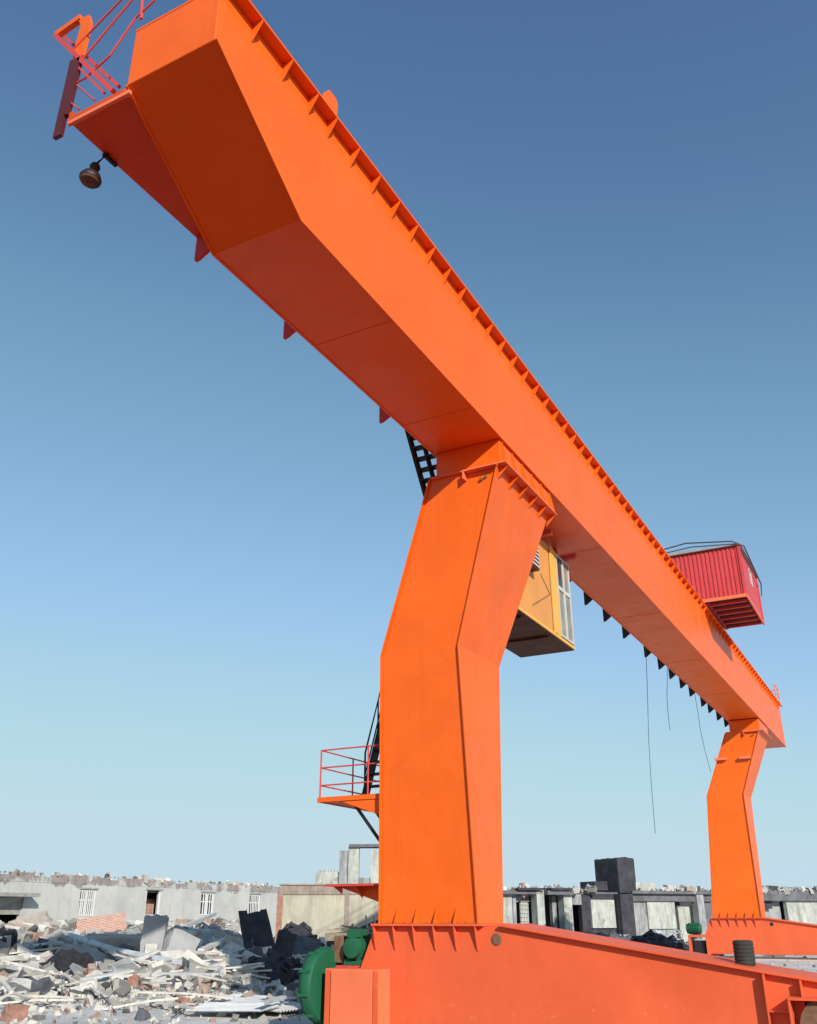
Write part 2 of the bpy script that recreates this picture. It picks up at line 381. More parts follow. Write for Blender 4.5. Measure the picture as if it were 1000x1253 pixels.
# legs
def make_leg(yf, L, dth, tag_):
    # L: list of (z, xl, xr); dth: depth behind the front plate
    def sec(i, inset, y): z, a, b_ = L[i]; return [(a+inset, y, z), (b_-inset, y, z)]
    m_ = MB(); vs = []
    for i, (z, a, b_) in enumerate(L): vs += [(a, yf+.06, z), (b_, yf+.06, z), (b_, yf+dth[i], z), (a, yf+dth[i], z)]
    fs = [(3,2,1,0)]; n = len(L)
    for i in range(n-1):
        for t in range(4): fs.append((i*4+t, i*4+(t+1) % 4, i*4+4+(t+1) % 4, i*4+4+t))
    fs.append(tuple((n-1)*4+t for t in range(4))); m_.add(vs, fs)
    leg = m_.build('leg', 'crane_orange', crane, .008)
    for side in (0, 1):                     # side plates run a few centimetres past the front plate
        m_ = MB(); vs = []
        for i, (z, a, b_) in enumerate(L):
            x0, x1 = (a-.024, a-.003) if side == 0 else (b_+.003, b_+.024)
            vs += [(x0, yf-.01, z), (x1, yf-.01, z), (x1, yf+dth[i]+.03, z), (x0, yf+dth[i]+.03, z)]
        m_.add(vs, fs); m_.build('side_plate', 'crane_orange', leg)
    for zj in ():
        for i in range(len(L)-1):
            if L[i][0] <= zj < L[i+1][0]:
                t = (zj-L[i][0])/(L[i+1][0]-L[i][0]); a_ = L[i][1]+(L[i+1][1]-L[i][1])*t; b2 = L[i][2]+(L[i+1][2]-L[i][2])*t; d_ = dth[i]+(dth[i+1]-dth[i])*t
                m_ = MB(); m_.tube([(a_+.01, yf+.058, zj), (b2-.01, yf+.058, zj)], .006, 6); m_.build('weld_seam', 'crane_orange', leg)
                m_ = MB(); m_.tube([(b2+.025, yf+.01, zj+.12), (b2+.025, yf+d_, zj+.12)], .006, 6); m_.build('weld_seam', 'crane_orange', leg)
    zt, xl, xr = L[-1]; dt = dth[-1]
    # head: neck box up to the girder, split flange plates, gussets
    hx0, hx1 = XL+.04, XR-.03
    m_ = MB(); m_.box((hx0, yf+.05, zt+.034), (hx1, yf+dt+.1, ZB-.002)); m_.build('neck', 'crane_orange', leg, .005)
    m_ = MB(); m_.box((xl+.02, yf-.03, zt+.002), (XR+.12, yf+dt+.12, zt+.030)); m_.build('head_flange', 'bogie_orange', leg, .004)
    for k in range(6 if tag_ == 0 else 0):
        y = yf+.14+k*(dt-.1)/5
        m_ = MB(); m_.prism([(XR-.028, zt+.032), (XR+.10, zt+.032), (XR-.0, ZB-.04), (XR-.028, ZB-.04)], 1, y, y+.010); m_.build('gusset', 'crane_orange', leg)
        sl = (L[-1][2]-L[-2][2])/(L[-1][0]-L[-2][0])
        m_ = MB(); m_.prism([(xr+.024, zt-.002), (XR+.11, zt-.002), (xr+.026-.26*sl, zt-.26)], 1, y, y+.014); m_.build('gusset', 'crane_orange', leg)
    m_ = MB(); zb_ = zt-.12                   # little lipped hood on the front, upper right corner
    m_.box((xr-.72, yf-.10, zt-.035), (xr+.03, yf+.055, zt-.003)); m_.box((xr-.72, yf-.10, zt-.2), (xr-.69, yf+.055, zt-.037)); m_.build('hood', 'bogie_orange', leg)
    m_ = MB(); m_.lathe([(.035, 0), (.035, .05)], (xr-.36, yf+.06, zt-.24), (0, -1, 0), 10); m_.lathe([(.03, 0), (.03, .04)], (xr-.26, yf+.06, zt-.20), (0, -1, 0), 10); m_.build('bolt', 'rust', leg)
    # base flange with bolts and gussets
    z0, xl0, xr0 = L[0]
    m_ = MB(); m_.box((xl0-.14, yf-.09, z0-.042), (xr0+.12, yf+dth[0]+.14, z0-.002)); base = m_.build('base_flange', 'beam_red', leg, .004)
    m_ = MB()
    for k in range(13):
        x = xl0+.06+k*(xr0-xl0-.1)/12
        m_.lathe([(.018, 0), (.018, .03)], (x, yf-.045, z0-.001), (0, 0, 1), 6)
    m_.build('bolt_row', 'rust', base)
    for k in range(5):
        x = xl0+.33+k*.385
        if x < xr0-.05:
            m_ = MB(); m_.prism([(yf+.058, z0), (yf-.085, z0), (yf+.03, z0+.22), (yf+.058, z0+.26)], 0, x, x+.014); m_.build('gusset', 'crane_orange', base)
    for k in range(6):
        x = xl0-.10+k*.395
        m_ = MB(); m_.prism([(yf-.255, z0-.044), (yf-.09, z0-.044), (yf-.255, z0-.44)] if False else [(BFY(yf)+.002, z0-.044), (yf-.088, z0-.044), (BFY(yf)-.03, z0-.40), (BFY(yf)+.002, z0-.44)], 0, x, x+.014); m_.build('gusset', 'beam_red', base)
    return leg
def BFY(yf): return yf+.04                     # front web of the base beam
NL = [(-.13, -8.83, -6.93), (4.75, -8.85, -7.17), (8.40, -7.72, -6.20)]
leg1 = make_leg(15.46, NL, [1.06, 1.97, 2.95], 0)
FLG = [(-.13, -9.55, -7.36), (5.42, -9.10, -7.36), (8.42, -7.80, -6.20)]
leg2 = make_leg(48.81, FLG, [1.2, 2.1, 2.95], 1)
for px, py in ((882, 929), (912, 927)):
    p = un(px, py, 1, 48.8); m_ = MB(); m_.box((p.x-.28, 48.66, p.z-.06), (p.x+.28, 48.85, p.z+.06)); m_.build('cleat', 'bogie_orange', leg2)

# base beams
def make_beam(dy, dx, left, flat_end, near):
    F0 = BFY(15.46)+dy; B0 = F0+1.15
    poly = [(left-.32, -1.70), (left-.30, -.86), (left, -.175), (flat_end, -.175), (-2.4+dx, -.785), (-1.1+dx, -.96), (-.2+dx, -1.04), (-.2+dx, -1.70)]
    m_ = MB(); m_.prism(poly, 1, F0, B0); beam = m_.build('base_beam', 'beam_red', crane, .008)
    m_ = MB(); a = .11
    tp = [(flat_end+.02, -.173), (-2.4+dx, -.783), (-1.1+dx, -.958), (-.15+dx, -1.038)]
    m_.prism(tp+[(x, z+.038) for x, z in reversed(tp)], 1, F0-a, B0+a); m_.build('beam_flange', 'beam_red', beam, .004)
    for x in (-2.42+dx, -1.93+dx, -1.3+dx):
        zt = -.785-(x-(-2.4+dx))*.135-.004
        m_ = MB(); m_.box((x, F0-.15, -1.70), (x+.022, F0+.002, zt)); m_.build('stiffener', 'beam_red', beam)
    m_ = MB(); m_.box((-2.397+dx, F0-.15, -1.27), (-2.10+dx, F0+.002, -1.25)); m_.build('stiffener', 'beam_red', beam)
    # wheel box, right end
    m_ = MB(); m_.box((-2.10+dx, F0-.35, -1.7), (-2.07+dx, F0-.002, -1.10)); m_.box((-2.10+dx, F0-.35, -1.098), (-1.0+dx, F0-.002, -1.065)); m_.box((-1.03+dx, F0-.35, -1.7), (-1.0+dx, F0-.002, -1.10))
    m_.build('wheel_box', 'beam_red', beam, .004)
    def wheel(x, y):
        w = MB(); w.lathe([(.05, -.1), (.34, -.1), (.40, -.09), (.40, -.05), (.345, -.04), (.345, .12), (.05, .12)], (x, y, -1.455), (0, 1, 0), 32); wo = w.build('wheel', 'rust', beam, 0, True)
        w = MB(); w.lathe([(.16, -.16), (.16, -.102), (.06, -.2)][:2], (x, y, -1.455), (0, 1, 0), 20); w.lathe([(.07, -.22), (.07, -.16)], (x, y, -1.455), (0, 1, 0), 12); w.build('hub', 'black_steel', wo, 0, True)
    wheel(-1.6+dx, F0-.16)
    # drive bogie, left end
    bl, br = left-.76, left+.33
    wheel(left-.15, F0+.25)
    if near:
        m_ = MB(); m_.box((bl, F0-.42, -1.74), (br, F0-.012, -.85)); bog = m_.build('bogie', 'bogie_orange', beam, .012)
        m_ = MB(); m_.box((bl+.14, F0-.455, -1.72), (br-.12, F0-.4225, -.88)); m_.build('cover_plate', 'bogie_orange', bog, .01)
        for ea, eb in ((bl+.02, bl+.12), (br-.1, br-.01)): m_ = MB(); m_.box((ea, F0-.44, -1.73), (eb, F0-.4225, -.87)); m_.build('edge_strip', 'beam_red', bog)
        # big green ribbed gear cover on the outside
        c0 = Vector((bl-.30, F0-.08, -1.14))
        m_ = MB(); m_.lathe([(.10, -.13), (.30, -.15), (.50, -.12), (.575, -.07), (.60, -.01), (.60, .10), (.57, .15), (.12, .17)], c0, (1, 0, 0), 40); reel = m_.build('gear_cover', 'green_paint', beam, 0, True)
        m_ = MB()
        for k in range(10):
            t = k*math.pi/5+.2; d = Vector((0, math.cos(t), math.sin(t)))
            m_.bar(c0+d*.12+Vector((-.165, 0, 0)), c0+d*.56+Vector((-.14, 0, 0)), .04, .03, (1, 0, 0)); m_.bar(c0+d*.60+Vector((-.08, 0, 0)), c0+d*.60+Vector((.12, 0, 0)), .05, .05); m_.bar(c0+d*.54+Vector((-.10, 0, 0)), c0+(Vector((0, math.cos(t+.6), math.sin(t+.6))))*.54+Vector((-.10, 0, 0)), .03, .03)
        m_.lathe([(.13, -.22), (.13, -.15)], c0, (1, 0, 0), 16); m_.lathe([(.612, .0), (.612, .03)], c0, (1, 0, 0), 40); m_.build('rib', 'green_paint', reel)
    if near:
        m_ = MB(); m_.box((bl-.2, F0-.2, -1.25), (bl, F0+.1, -1.05)); m_.build('shaft', 'black_steel', beam)
        mc = Vector((-9.43, F0+.42, -.53))
        m_ = MB(); m_.lathe([(.06, -.46), (.17, -.44), (.185, -.38), (.185, .28), (.17, .33), (.06, .35)], mc, (0, 1, 0), 20)
        for k in range(9): m_.lathe([(.22, 0), (.22, .02)], mc+Vector((0, -.35+k*.062, 0)), (0, 1, 0), 20)
        m_.box((mc.x-.12, mc.y-.4, mc.z+.17), (mc.x+.14, mc.y-.1, mc.z+.30)); m_.box((mc.x-.2, mc.y-.35, mc.z-.28), (mc.x+.2, mc.y+.15, mc.z-.19)); m_.build('motor', 'green_paint', beam, 0, True)
        m_ = MB(); m_.box((mc.x-.46, mc.y-.3, mc.z-.26), (mc.x-.25, mc.y+.1, mc.z+.19)); m_.build('gearbox', 'rust', beam, .02)
        m_ = MB(); m_.box((bl+.02, F0-.1, -.848), (left-.35, F0+.9, -.815)); m_.build('motor_bed', 'rail_red', beam)
    else:
        xa, xb, z1 = un(842, 1145, 1, 48.6).x, un(866, 1145, 1, 48.6).x, un(842, 1144, 1, 48.6).z
        m_ = MB(); m_.box((xa, F0-.3, z1-.09), (xb, F0+.7, z1)); m_.box((xa, F0-.3, -1.8), (xa+.1, F0+.7, z1-.092)); m_.box((xb-.1, F0-.3, -1.8), (xb, F0+.7, z1-.092)); m_.build('motor_frame', 'beam_red', beam, .01)
        m_ = MB(); m_.box((xa+.18, F0-.1, -1.72), (xb-.18, F0+.5, z1-.25)); m_.build('brake_box', 'black_steel', beam, .05)
        mc = Vector((xa+.25, F0+.1, z1+.27))
        m_ = MB(); m_.lathe([(.06, -.36), (.2, -.34), (.22, -.28), (.22, .28), (.2, .33), (.06, .35)], mc, (1, 0, 0), 16)
        for k in range(7): m_.lathe([(.26, 0), (.26, .025)], mc+Vector((-.25+k*.08, 0, 0)), (1, 0, 0), 16)
        m_.build('motor', 'green_paint', beam, 0, True)
    return beam
b1 = make_beam(0, 0, -8.95, -6.52, True)
m_ = MB(); m_.lathe([(.065, .0), (.065, -.012)], (-6.60, BFY(15.46), -.37), (0, 1, 0), 20); m_.build('lifting_hole', 'black_steel', b1)
m_ = MB(); m_.lathe([(.078, -.001), (.092, -.016), (.078, -.02), (.070, -.02)], (-6.60, BFY(15.46), -.37), (0, 1, 0), 20); m_.build('hole_rim', 'rust', b1, 0, True)
b2 = make_beam(48.81-15.46, -.55, -9.72, -7.3, False)
m_ = MB(); m_.lathe([(.08, .0), (.08, -.012)], (-6.95, BFY(48.81), -.42), (0, 1, 0), 16); m_.build('lifting_hole', 'black_steel', b2)

# service platform on the near leg
PX0, PX1, PY0, PY1, PZ = -10.34, -8.87, 15.60, 18.05, 2.05
m_ = MB(); m_.box((PX0, PY0, PZ), (PX1, PY1, PZ+.05)); m_.box((PX0, PY0-.012, PZ-.02), (PX1, PY0-.002, PZ+.07)); m_.box((PX0-.012, PY0, PZ-.02), (PX0-.002, PY1, PZ+.07)); m_.box((PX1, 16.62, PZ-.09), (-8.8, 17.0, PZ))
plat = m_.build('service_platform', 'crane_orange', crane)
m_ = MB(); m_.prism([(PX1+.04, PZ-.003), (PX1-1.0, PZ-.003), (PX1+.04, PZ-.36)], 1, PY0+.01, PY0+.035); m_.build('gusset', 'crane_orange', plat)
m_ = MB(); m_.bar((-9.65, 15.75, PZ), (-8.9, 15.75, 1.15), .05, .05); m_.bar((-9.65, 16.5, PZ), (-8.9, 16.4, 1.15), .05, .05); m_.build('brace', 'black_steel', plat)
rail = MB(); H = (.3, .64, .98)
for p in ((PX0+.03, PY0+.03), (PX0+.03, PY1-.03), (-9.22, PY0+.03), (-9.05, PY1-.03), (PX0+.03, 16.85)): rail.tube([(*p, PZ), (*p, PZ+.99)], .017, 8)
for h in H: rail.tube([(PX1+.0, PY0+.03, PZ+h), (PX0+.03, PY0+.03, PZ+h), (PX0+.03, PY1-.03, PZ+h), (PX1-.2, PY1-.03, PZ+h)], .015, 8)
rail.build('railing', 'rail_red', plat)
# stairs: lower flight from the platform to a landing behind the leg, upper flight to the walkway
def flight(a, b_, w, n, axis='y'):
    a, b_ = Vector(a), Vector(b_); m_ = MB(); W = Vector((w, 0, 0))
    m_.bar(a, b_, .045, .2); m_.bar(a+W, b_+W, .045, .2)
    for k in range(1, n):
        p = a.lerp(b_, k/n); m_.box((p.x, p.y-.11, p.z-.015), (p.x+w, p.y+.11, p.z+.015))
    o = m_.build('stair', 'black_steel', crane)
    h = MB(); u = Vector((0, 0, .9))
    for q in (Vector((0, 0, 0)), W):
        h.tube([a+q, a+q+u, b_+q+u, b_+q], .02, 6)
        h.tube([a+q+u*.5, b_+q+u*.5], .016, 6)
        for t in (.33, .66): h.tube([a.lerp(b_, t)+q, a.lerp(b_, t)+q+u], .016, 6)
    h.build('handrail', 'black_steel', o); return o
flight((-9.60, 16.15, 2.1), (-9.5, 17.5, 5.6), .55, 14)
s2 = MB(); s2.box((-9.5, 17.5, 5.53), (-8.2, 19.5, 5.59)); s2.build('landing', 'black_steel', crane)
a, b_ = Vector((-8.66, 19.45, 5.6)), Vector((-8.66, 16.2, 10.28)); m_ = MB()
for dx in (0, .30, .62): m_.bar(a+Vector((dx, 0, 0)), b_+Vector((dx, 0, 0)), .05 if dx else .07, .16)
for k in range(1, 22):
    p = a.lerp(b_, k/22); m_.box((p.x, p.y-.10, p.z-.03), (p.x+.62, p.y+.10, p.z+.0))
m_.build('stair', 'black_steel', crane)
# small bracket shelf low on the leg
m_ = MB(); m_.box((-10.12, 15.62, .50), (-8.86, 16.3, .54)); sh = m_.build('side_shelf', 'rail_red', crane)
m_ = MB(); m_.prism([(-8.86, .497), (-10.0, .497), (-8.86, .14)], 1, 15.95, 15.97); m_.build('web', 'crane_orange', sh)
for x, hh in ((-9.95, .12), (-9.5, .2)):
    m_ = MB(); m_.prism([(15.64, .497), (15.95, .497), (15.95, .497-hh)], 0, x, x+.02); m_.build('gusset', 'bogie_orange', sh)

# operator cabin hanging behind the leg
CX0, CX1, CY0, CY1, CZ0, CZ1 = -8.5, -7.0, 18.0, 22.27, 6.26, 8.62
cabn = MB(); cabn.box((CX0, CY0, CZ0+.08), (CX1, 20.95, CZ1)); cabn.box((CX0, 20.95, CZ0+.08), (CX0+.05, CY1, CZ1)); cabn.box((CX0+.05, 20.95, CZ1-.06), (CX1-.001, CY1, CZ1)); 
cabin = cabn.build('operator_cabin', 'cabin_orange', crane, .01)
m_ = MB(); m_.box((CX0, CY0, CZ0), (CX1+.02, CY1+.02, CZ0+.077)); m_.build('cabin_floor', 'cabin_yellow', cabin)
m_ = MB(); m_.box((CX0+.02, CY0+.02, CZ0-.02), (CX1-.02, CY1-.02, CZ0-.003)); m_.bar((CX0+.1, CY0+.8, CZ0-.05), (CX1-.1, CY0+.8, CZ0-.05), .08, .06); m_.bar((CX0+.1, CY0+2.6, CZ0-.05), (CX1-.1, CY0+2.6, CZ0-.05), .08, .06); m_.build('underside_frame', 'cabin_under', cabin)
m_ = MB(); m_.box((CX1-.05, 20.76, CZ0+.08), (CX1+.035, 21.02, CZ1+.02)); m_.box((CX1-.05, 21.06, CZ0+.08), (CX1+.02, 21.24, CZ1)); m_.build('corner_post', 'cabin_yellow', cabin, .01)
# windows on the outer side and end, four lights each with white frames
def window(y0, y1, z0, z1, x, mat):
    fr = MB(); t = .05
    fr.box((x-.03, y0, z0), (x+.02, y0+t, z1)); fr.box((x-.03, y1-t, z0), (x+.02, y1, z1)); fr.box((x-.03, y0+t, z1-t), (x+.02, y1-t, z1)); fr.box((x-.03, y0+t, z0), (x+.02, y1-t, z0+t))
    w = fr.build('window', 'white_frame', cabin); p = MB(); p.box((x-.015, y0+t, z0+t), (x-.002, y1-t, z1-t)); p.build('pane', mat, w)
zm = CZ0+1.42
window(21.25, 21.75, CZ0+.12, zm, CX1, 'glass_grey'); window(21.752, 22.25, CZ0+.12, zm, CX1, 'glass_grey')
window(21.25, 21.75, zm+.002, CZ1-.03, CX1, 'glass_dark'); window(21.752, 22.25, zm+.002, CZ1-.03, CX1, 'glass_grey')
m_ = MB()
for x in (CX0+.05, CX0+.55, CX0+1.03): m_.box((x, CY1-.03, CZ0+.08), (x+.06, CY1, CZ1-.06))
m_.box((CX1-.08, CY1-.05, CZ0+.08), (CX1-.002, CY1, CZ1-.06))
for z in (CZ0+.08, zm, CZ1-.12): m_.box((CX0+.05, CY1-.028, z), (CX1-.08, CY1+.002, z+.06))
ef = m_.build('window_frame', 'white_frame', cabin); p = MB(); p.box((CX0+.05, CY1-.02, CZ0+.14), (CX1-.08, CY1-.012, CZ1-.12)); p.build('pane', 'glass_dark', ef)
# creases on the lower side panel, louvred box on the leg side
m_ = MB(); m_.bar((CX1+.006, 19.3, 6.62), (CX1+.006, 20.62, 7.28), .012, .02); m_.bar((CX1+.006, 20.62, 7.28), (CX1+.006, 20.0, 7.62), .012, .02); m_.bar((CX1+.006, 20.70, 6.36), (CX1+.006, 20.70, 8.5), .012, .02); m_.build('panel_crease', 'rust', cabin)
m_ = MB(); m_.box((CX1+.005, 18.6, 7.45), (CX1+.22, 19.35, 8.12)); ac = m_.build('air_conditioner', 'dark_maroon', cabin, .01)
m_ = MB()
for k in range(6): m_.box((CX1+.223, 18.65, 7.50+k*.10), (CX1+.24, 19.30, 7.545+k*.10))
for k in range(6): m_.box((CX1+.03, 18.575, 7.50+k*.10), (CX1+.20, 18.597, 7.545+k*.10))
m_.build('louvre', 'white_frame', ac)
m_ = MB()
for y in (18.4, 20.0, 21.9): m_.box((CX0+.1, y, CZ1+.002), (CX1+.35, y+.14, CZ1+.14))
for x in (CX0+.2, CX1-.3):
    for y in (18.42, 21.92): m_.box((x, y, CZ1+.142), (x+.12, y+.1, ZB-.003))
m_.build('hanger_frame', 'rail_red', cabin)

# thin cables hanging from the walkway
for (a, b_, s) in (((791, 797), (802, 1020), 37.0), ((817, 812), (820, 893), 39.5), ((850, 848), (870, 945), 46.0)):
    p, q = un(*a, 1, s), un(*b_, 1, s); p = Vector((p.x, p.y, max(p.z, 10.1))); mid = p.lerp(q, .5)+Vector((-.08, 0, -.1))
    m_ = MB(); m_.tube([p, p.lerp(q, .25)+Vector((-.03, 0, -.05)), mid, p.lerp(q, .75)+Vector((-.06, 0, -.05)), q], .012, 5); m_.build('cable', 'wire', crane)

# ------------------------------------------------------------------ trolley
TX1, TX0, TY0, TY1, TZ0, TZ1 = -4.36, -8.2, 37.0, 41.4, 11.72, 13.82
tr = empty('hoist_trolley', (-6.8, 39, ZT+.16), 'dark red corrugated hoist trolley house sitting on top of the orange girder', 'crane trolley')
m_ = MB(); n = 34                      # corrugated shell, front and right sides
def corr(p0, p1, nrm, z0, z1, n):
    p0, p1, nrm = Vector(p0), Vector(p1), Vector(nrm); m = MB(); pts = []
    for k in range(n):
        for t, d in ((0, 0), (.42, 0), (.5, .03), (.92, .03)): pts.append(p0.lerp(p1, (k+t)/n)+nrm*d)
    pts.append(p1)
    vs = [Vector((p.x, p.y, z0)) for p in pts]+[Vector((p.x, p.y, z1)) for p in pts]; q = len(pts)
    vs += [v-nrm*.03 for v in vs]
    fs = [(i, i+1, i+1+q, i+q) for i in range(q-1)]+[(i+2*q, i+3*q, i+1+3*q, i+1+2*q) for i in range(q-1)]+[(i, i+2*q, i+1+2*q, i+1) for i in range(q-1)]+[(i+q, i+1+q, i+1+3*q, i+3*q) for i in range(q-1)]
    m.add(vs, fs); return m
corr((TX0, TY0, 0), (TX1-.06, TY0, 0), (0, -1, 0), TZ0, TZ1, 22).build('front_wall', 'trolley_red', tr)
corr((TX0, TY1, 0), (TX1-.06, TY1, 0), (0, 1, 0), TZ0, TZ1, 22).build('back_wall', 'trolley_red', tr)
corr((TX0, TY0+.04, 0), (TX0, TY1-.04, 0), (-1, 0, 0), TZ0, TZ1, 20).build('left_wall', 'trolley_red', tr)
m_ = MB(); w0, w1, z0_, z1_ = 39.2, 39.75, 12.85, 13.62; x0, x1 = TX1-.05, TX1
m_.box((x0, TY0-.02, TZ0), (x1, w0, TZ1)); m_.box((x0, w1, TZ0), (x1, TY1+.02, TZ1)); m_.box((x0, w0, TZ0), (x1, w1, z0_)); m_.box((x0, w0, z1_), (x1, w1, TZ1))
rw = m_.build('right_wall', 'trolley_red', tr)
m_ = MB(); m_.box((x1-.03, w0+.05, z0_+.05), (x1-.02, w1-.05, z1_-.05)); 
wf = MB(); wf.box((x1-.04, w0, z0_), (x1+.02, w0+.05, z1_)); wf.box((x1-.04, w1-.05, z0_), (x1+.02, w1, z1_)); wf.box((x1-.04, w0+.05, z0_), (x1+.02, w1-.05, z0_+.05)); wf.box((x1-.04, w0+.05, z1_-.05), (x1+.02, w1-.05, z1_))
wf = wf.build('window_frame', 'white_frame', rw); m_.build('pane', 'glass_grey', wf)
m_ = MB(); m_.box((TX1-.06, TY0-.07, TZ0-.04), (TX1+.05, TY0+.05, TZ1+.03)); m_.box((TX1-.06, TY1-.05, TZ0-.04), (TX1+.05, TY1+.07, TZ1+.03)); m_.build('corner_trim', 'trolley_red', tr)
m_ = MB(); m_.box((TX0-.1, TY0-.12, TZ0-.10), (TX1+.02, TY0-.052, TZ0+.03)); m_.box((TX1+.001, TY0-.05, TZ0-.10), (TX1+.06, TY1, TZ0)); m_.build('floor_edge', 'bogie_orange', tr)
m_ = MB(); zc = TZ1+.03
m_.add([(TX0-.15, TY0-.15, zc), (TX1+.12, TY0-.15, zc), (TX1+.12, TY1+.15, zc), (TX0-.15, TY1+.15, zc), ((TX0+TX1)/2-.6, TY0-.15, zc+.12), ((TX0+TX1)/2-.6, TY1+.15, zc+.12)], [(0,3,2,1),(0,1,4),(3,5,2),(0,4,5,3),(1,2,5,4)])
m_.build('roof', 'chunk_grey', tr)
m_ = MB(); m_.tube([(TX0, TY0-.18, zc+.22), (TX0+1.8, TY0-.18, zc+.42), (TX1-.2, TY0-.18, zc+.16), (TX1+.18, TY0+.3, zc+.05), (TX1+.18, TY1, zc-.35), (TX1+.12, TY1, zc-.9)], .03, 6); m_.tube([(TX0, TY0-.12, zc+.1), (TX0+2, TY0-.16, zc+.22), (TX1, TY0-.16, zc+.02)], .025, 6); m_.build('roof_cable', 'wire', tr)
m_ = MB(); m_.box((TX0+.1, TY0+.08, TZ0-.03), (TX1-.08, TY1-.08, TZ0)); fl_ = m_.build('floor_plate', 'black_steel', tr)
for k in range(6):
    y = TY0+.4+k*.72; m_ = MB(); m_.box((XR+.2, y, TZ0-.13), (TX1-.05, y+.1, TZ0-.032)); m_.build('floor_joist', 'trolley_red', fl_)
m_ = MB(); m_.box((-6.62, TY0+.1, ZT+.28), (-6.30, 45.0, ZT+.5)); m_.box((-7.25, TY0+.1, ZT+.28), (-7.0, 45.0, ZT+.5)); m_.box((-7.0, 41.6, ZT+.28), (-6.62, 42.0, ZT+.5)); m_.box((-5.98, TY0+.2, ZT+.2), (-5.85, 41.4, TZ0-.035)); fr_ = m_.build('truck_frame', 'trolley_red', tr)
m_ = MB(); m_.lathe([(.5, -.7), (.5, .7)], (-6.8, 43.2, ZT+.85), (1, 0, 0), 20) if False else m_.box((-7.2, 42.4, ZT+.505), (-6.3, 44.4, ZT+.75)); m_.build('winch_bed', 'black_steel', tr)
for y in (TY0+.5, 44.4):
    for x in (-7.09, -6.41):
        w = MB(); w.lathe([(.14, -.06), (.14, .06)], (x, y, ZT+.30), (1, 0, 0), 16); w.build('wheel', 'rust', tr)

# ------------------------------------------------------------------ setting: ground, rails
def ground():
    rs = []; r = 1.5
    while r < 120: rs.append(r); r *= 1.022
    while r < 6500: rs.append(r); r *= 1.25
    rs.append(7000); vs = [(0, 0, G)]; fs = []; az = []
    a = -180.
    while a < 180: az.append(a); a += (.45 if -8 < a < 62 else 6)
    n = len(az)
    for r in rs:
        for a in az:
            x, y = -math.sin(R(a))*r, math.cos(R(a))*r; vs.append((x, y, ground_h(x, y)))
    fs += [(0, 1+(i+1) % n, 1+i) for i in range(n)]
    for k in range(len(rs)-1):
        for i in range(n): a_, b_ = 1+k*n+i, 1+k*n+(i+1) % n; fs.append((a_, b_, b_+n, a_+n))
    me = bpy.data.meshes.new('ground'); me.from_pydata(vs, [], fs)
    for p in me.polygons: p.use_smooth = True
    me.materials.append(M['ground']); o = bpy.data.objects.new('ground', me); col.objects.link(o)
    bm = bmesh.new(); bm.from_mesh(me); bmesh.ops.recalc_face_normals(bm, faces=bm.faces)
    if sum(f.normal.z for f in bm.faces) < 0: bmesh.ops.reverse_faces(bm, faces=bm.faces)
    bm.to_mesh(me); bm.free(); tag(o, kind='structure')
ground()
for yr, xl_ in ((15.34, -10.5), (48.7, -14.)):
    m_ = MB(); m_.box((xl_, yr-.55, G-.5), (45, yr+.65, G+.035)); o = m_.build('rail_footing', 'dirt_pad'); tag(o, kind='structure')
    m_ = MB(); m_.box((xl_, yr-.07, G+.04), (45, yr+.07, G+.06)); m_.box((xl_, yr-.018, G+.06), (45, yr+.018, G+.075)); m_.box((xl_, yr-.035, G+.075), (45, yr+.035, G+.10)); o = m_.build('crane_rail', 'rail_steel'); tag(o, kind='structure')

# ------------------------------------------------------------------ buildings
class Face:
    """A vertical facade plane through two ground points; s runs along it, d goes behind it."""
    def __init__(s, A, B, root=None):
        s.A = Vector((A[0], A[1], 0)); B = Vector((B[0], B[1], 0)); s.u = (B-s.A).normalized(); s.n = Vector((-s.u.y, s.u.x, 0))
        if s.n.dot(s.A) < 0: s.n = -s.n
        s.root = root
    def sz(s, px, py):
        d = ray(px, py); t = s.n.dot(s.A)/s.n.dot(d); p = d*t; return (p-s.A).dot(s.u), p.z
    def pt(s, a, d, z): return s.A+s.u*a+s.n*d+Vector((0, 0, z))
    def box(s, m, s0, s1, z0, z1, d0, d1):
        vs = [s.pt(a, d, z) for z in (z0, z1) for a, d in ((s0, d0), (s1, d0), (s1, d1), (s0, d1))]
        m.add(vs, [(0,3,2,1),(4,5,6,7),(0,1,5,4),(1,2,6,5),(2,3,7,6),(3,0,4,7)])
    def pbox(s, m, px0, py0, px1, py1, d0, d1):
        a0, z1 = s.sz(px0, (py0)); a1, z1b = s.sz(px1, py0); _, z0 = s.sz((px0+px1)/2, py1); s.box(m, a0, a1, z0, (z1+z1b)/2, d0, d1)
    def wall(s, m, s0, s1, z0, z1, d0, d1, holes):
        cur = s0
        for (a, b_, h0, h1) in sorted(holes):
            s.box(m, cur, a, z0, z1, d0, d1); s.box(m, a, b_, z0, h0, d0, d1); s.box(m, a, b_, h1, z1, d0, d1); cur = b_
        s.box(m, cur, s1, z0, z1, d0, d1)

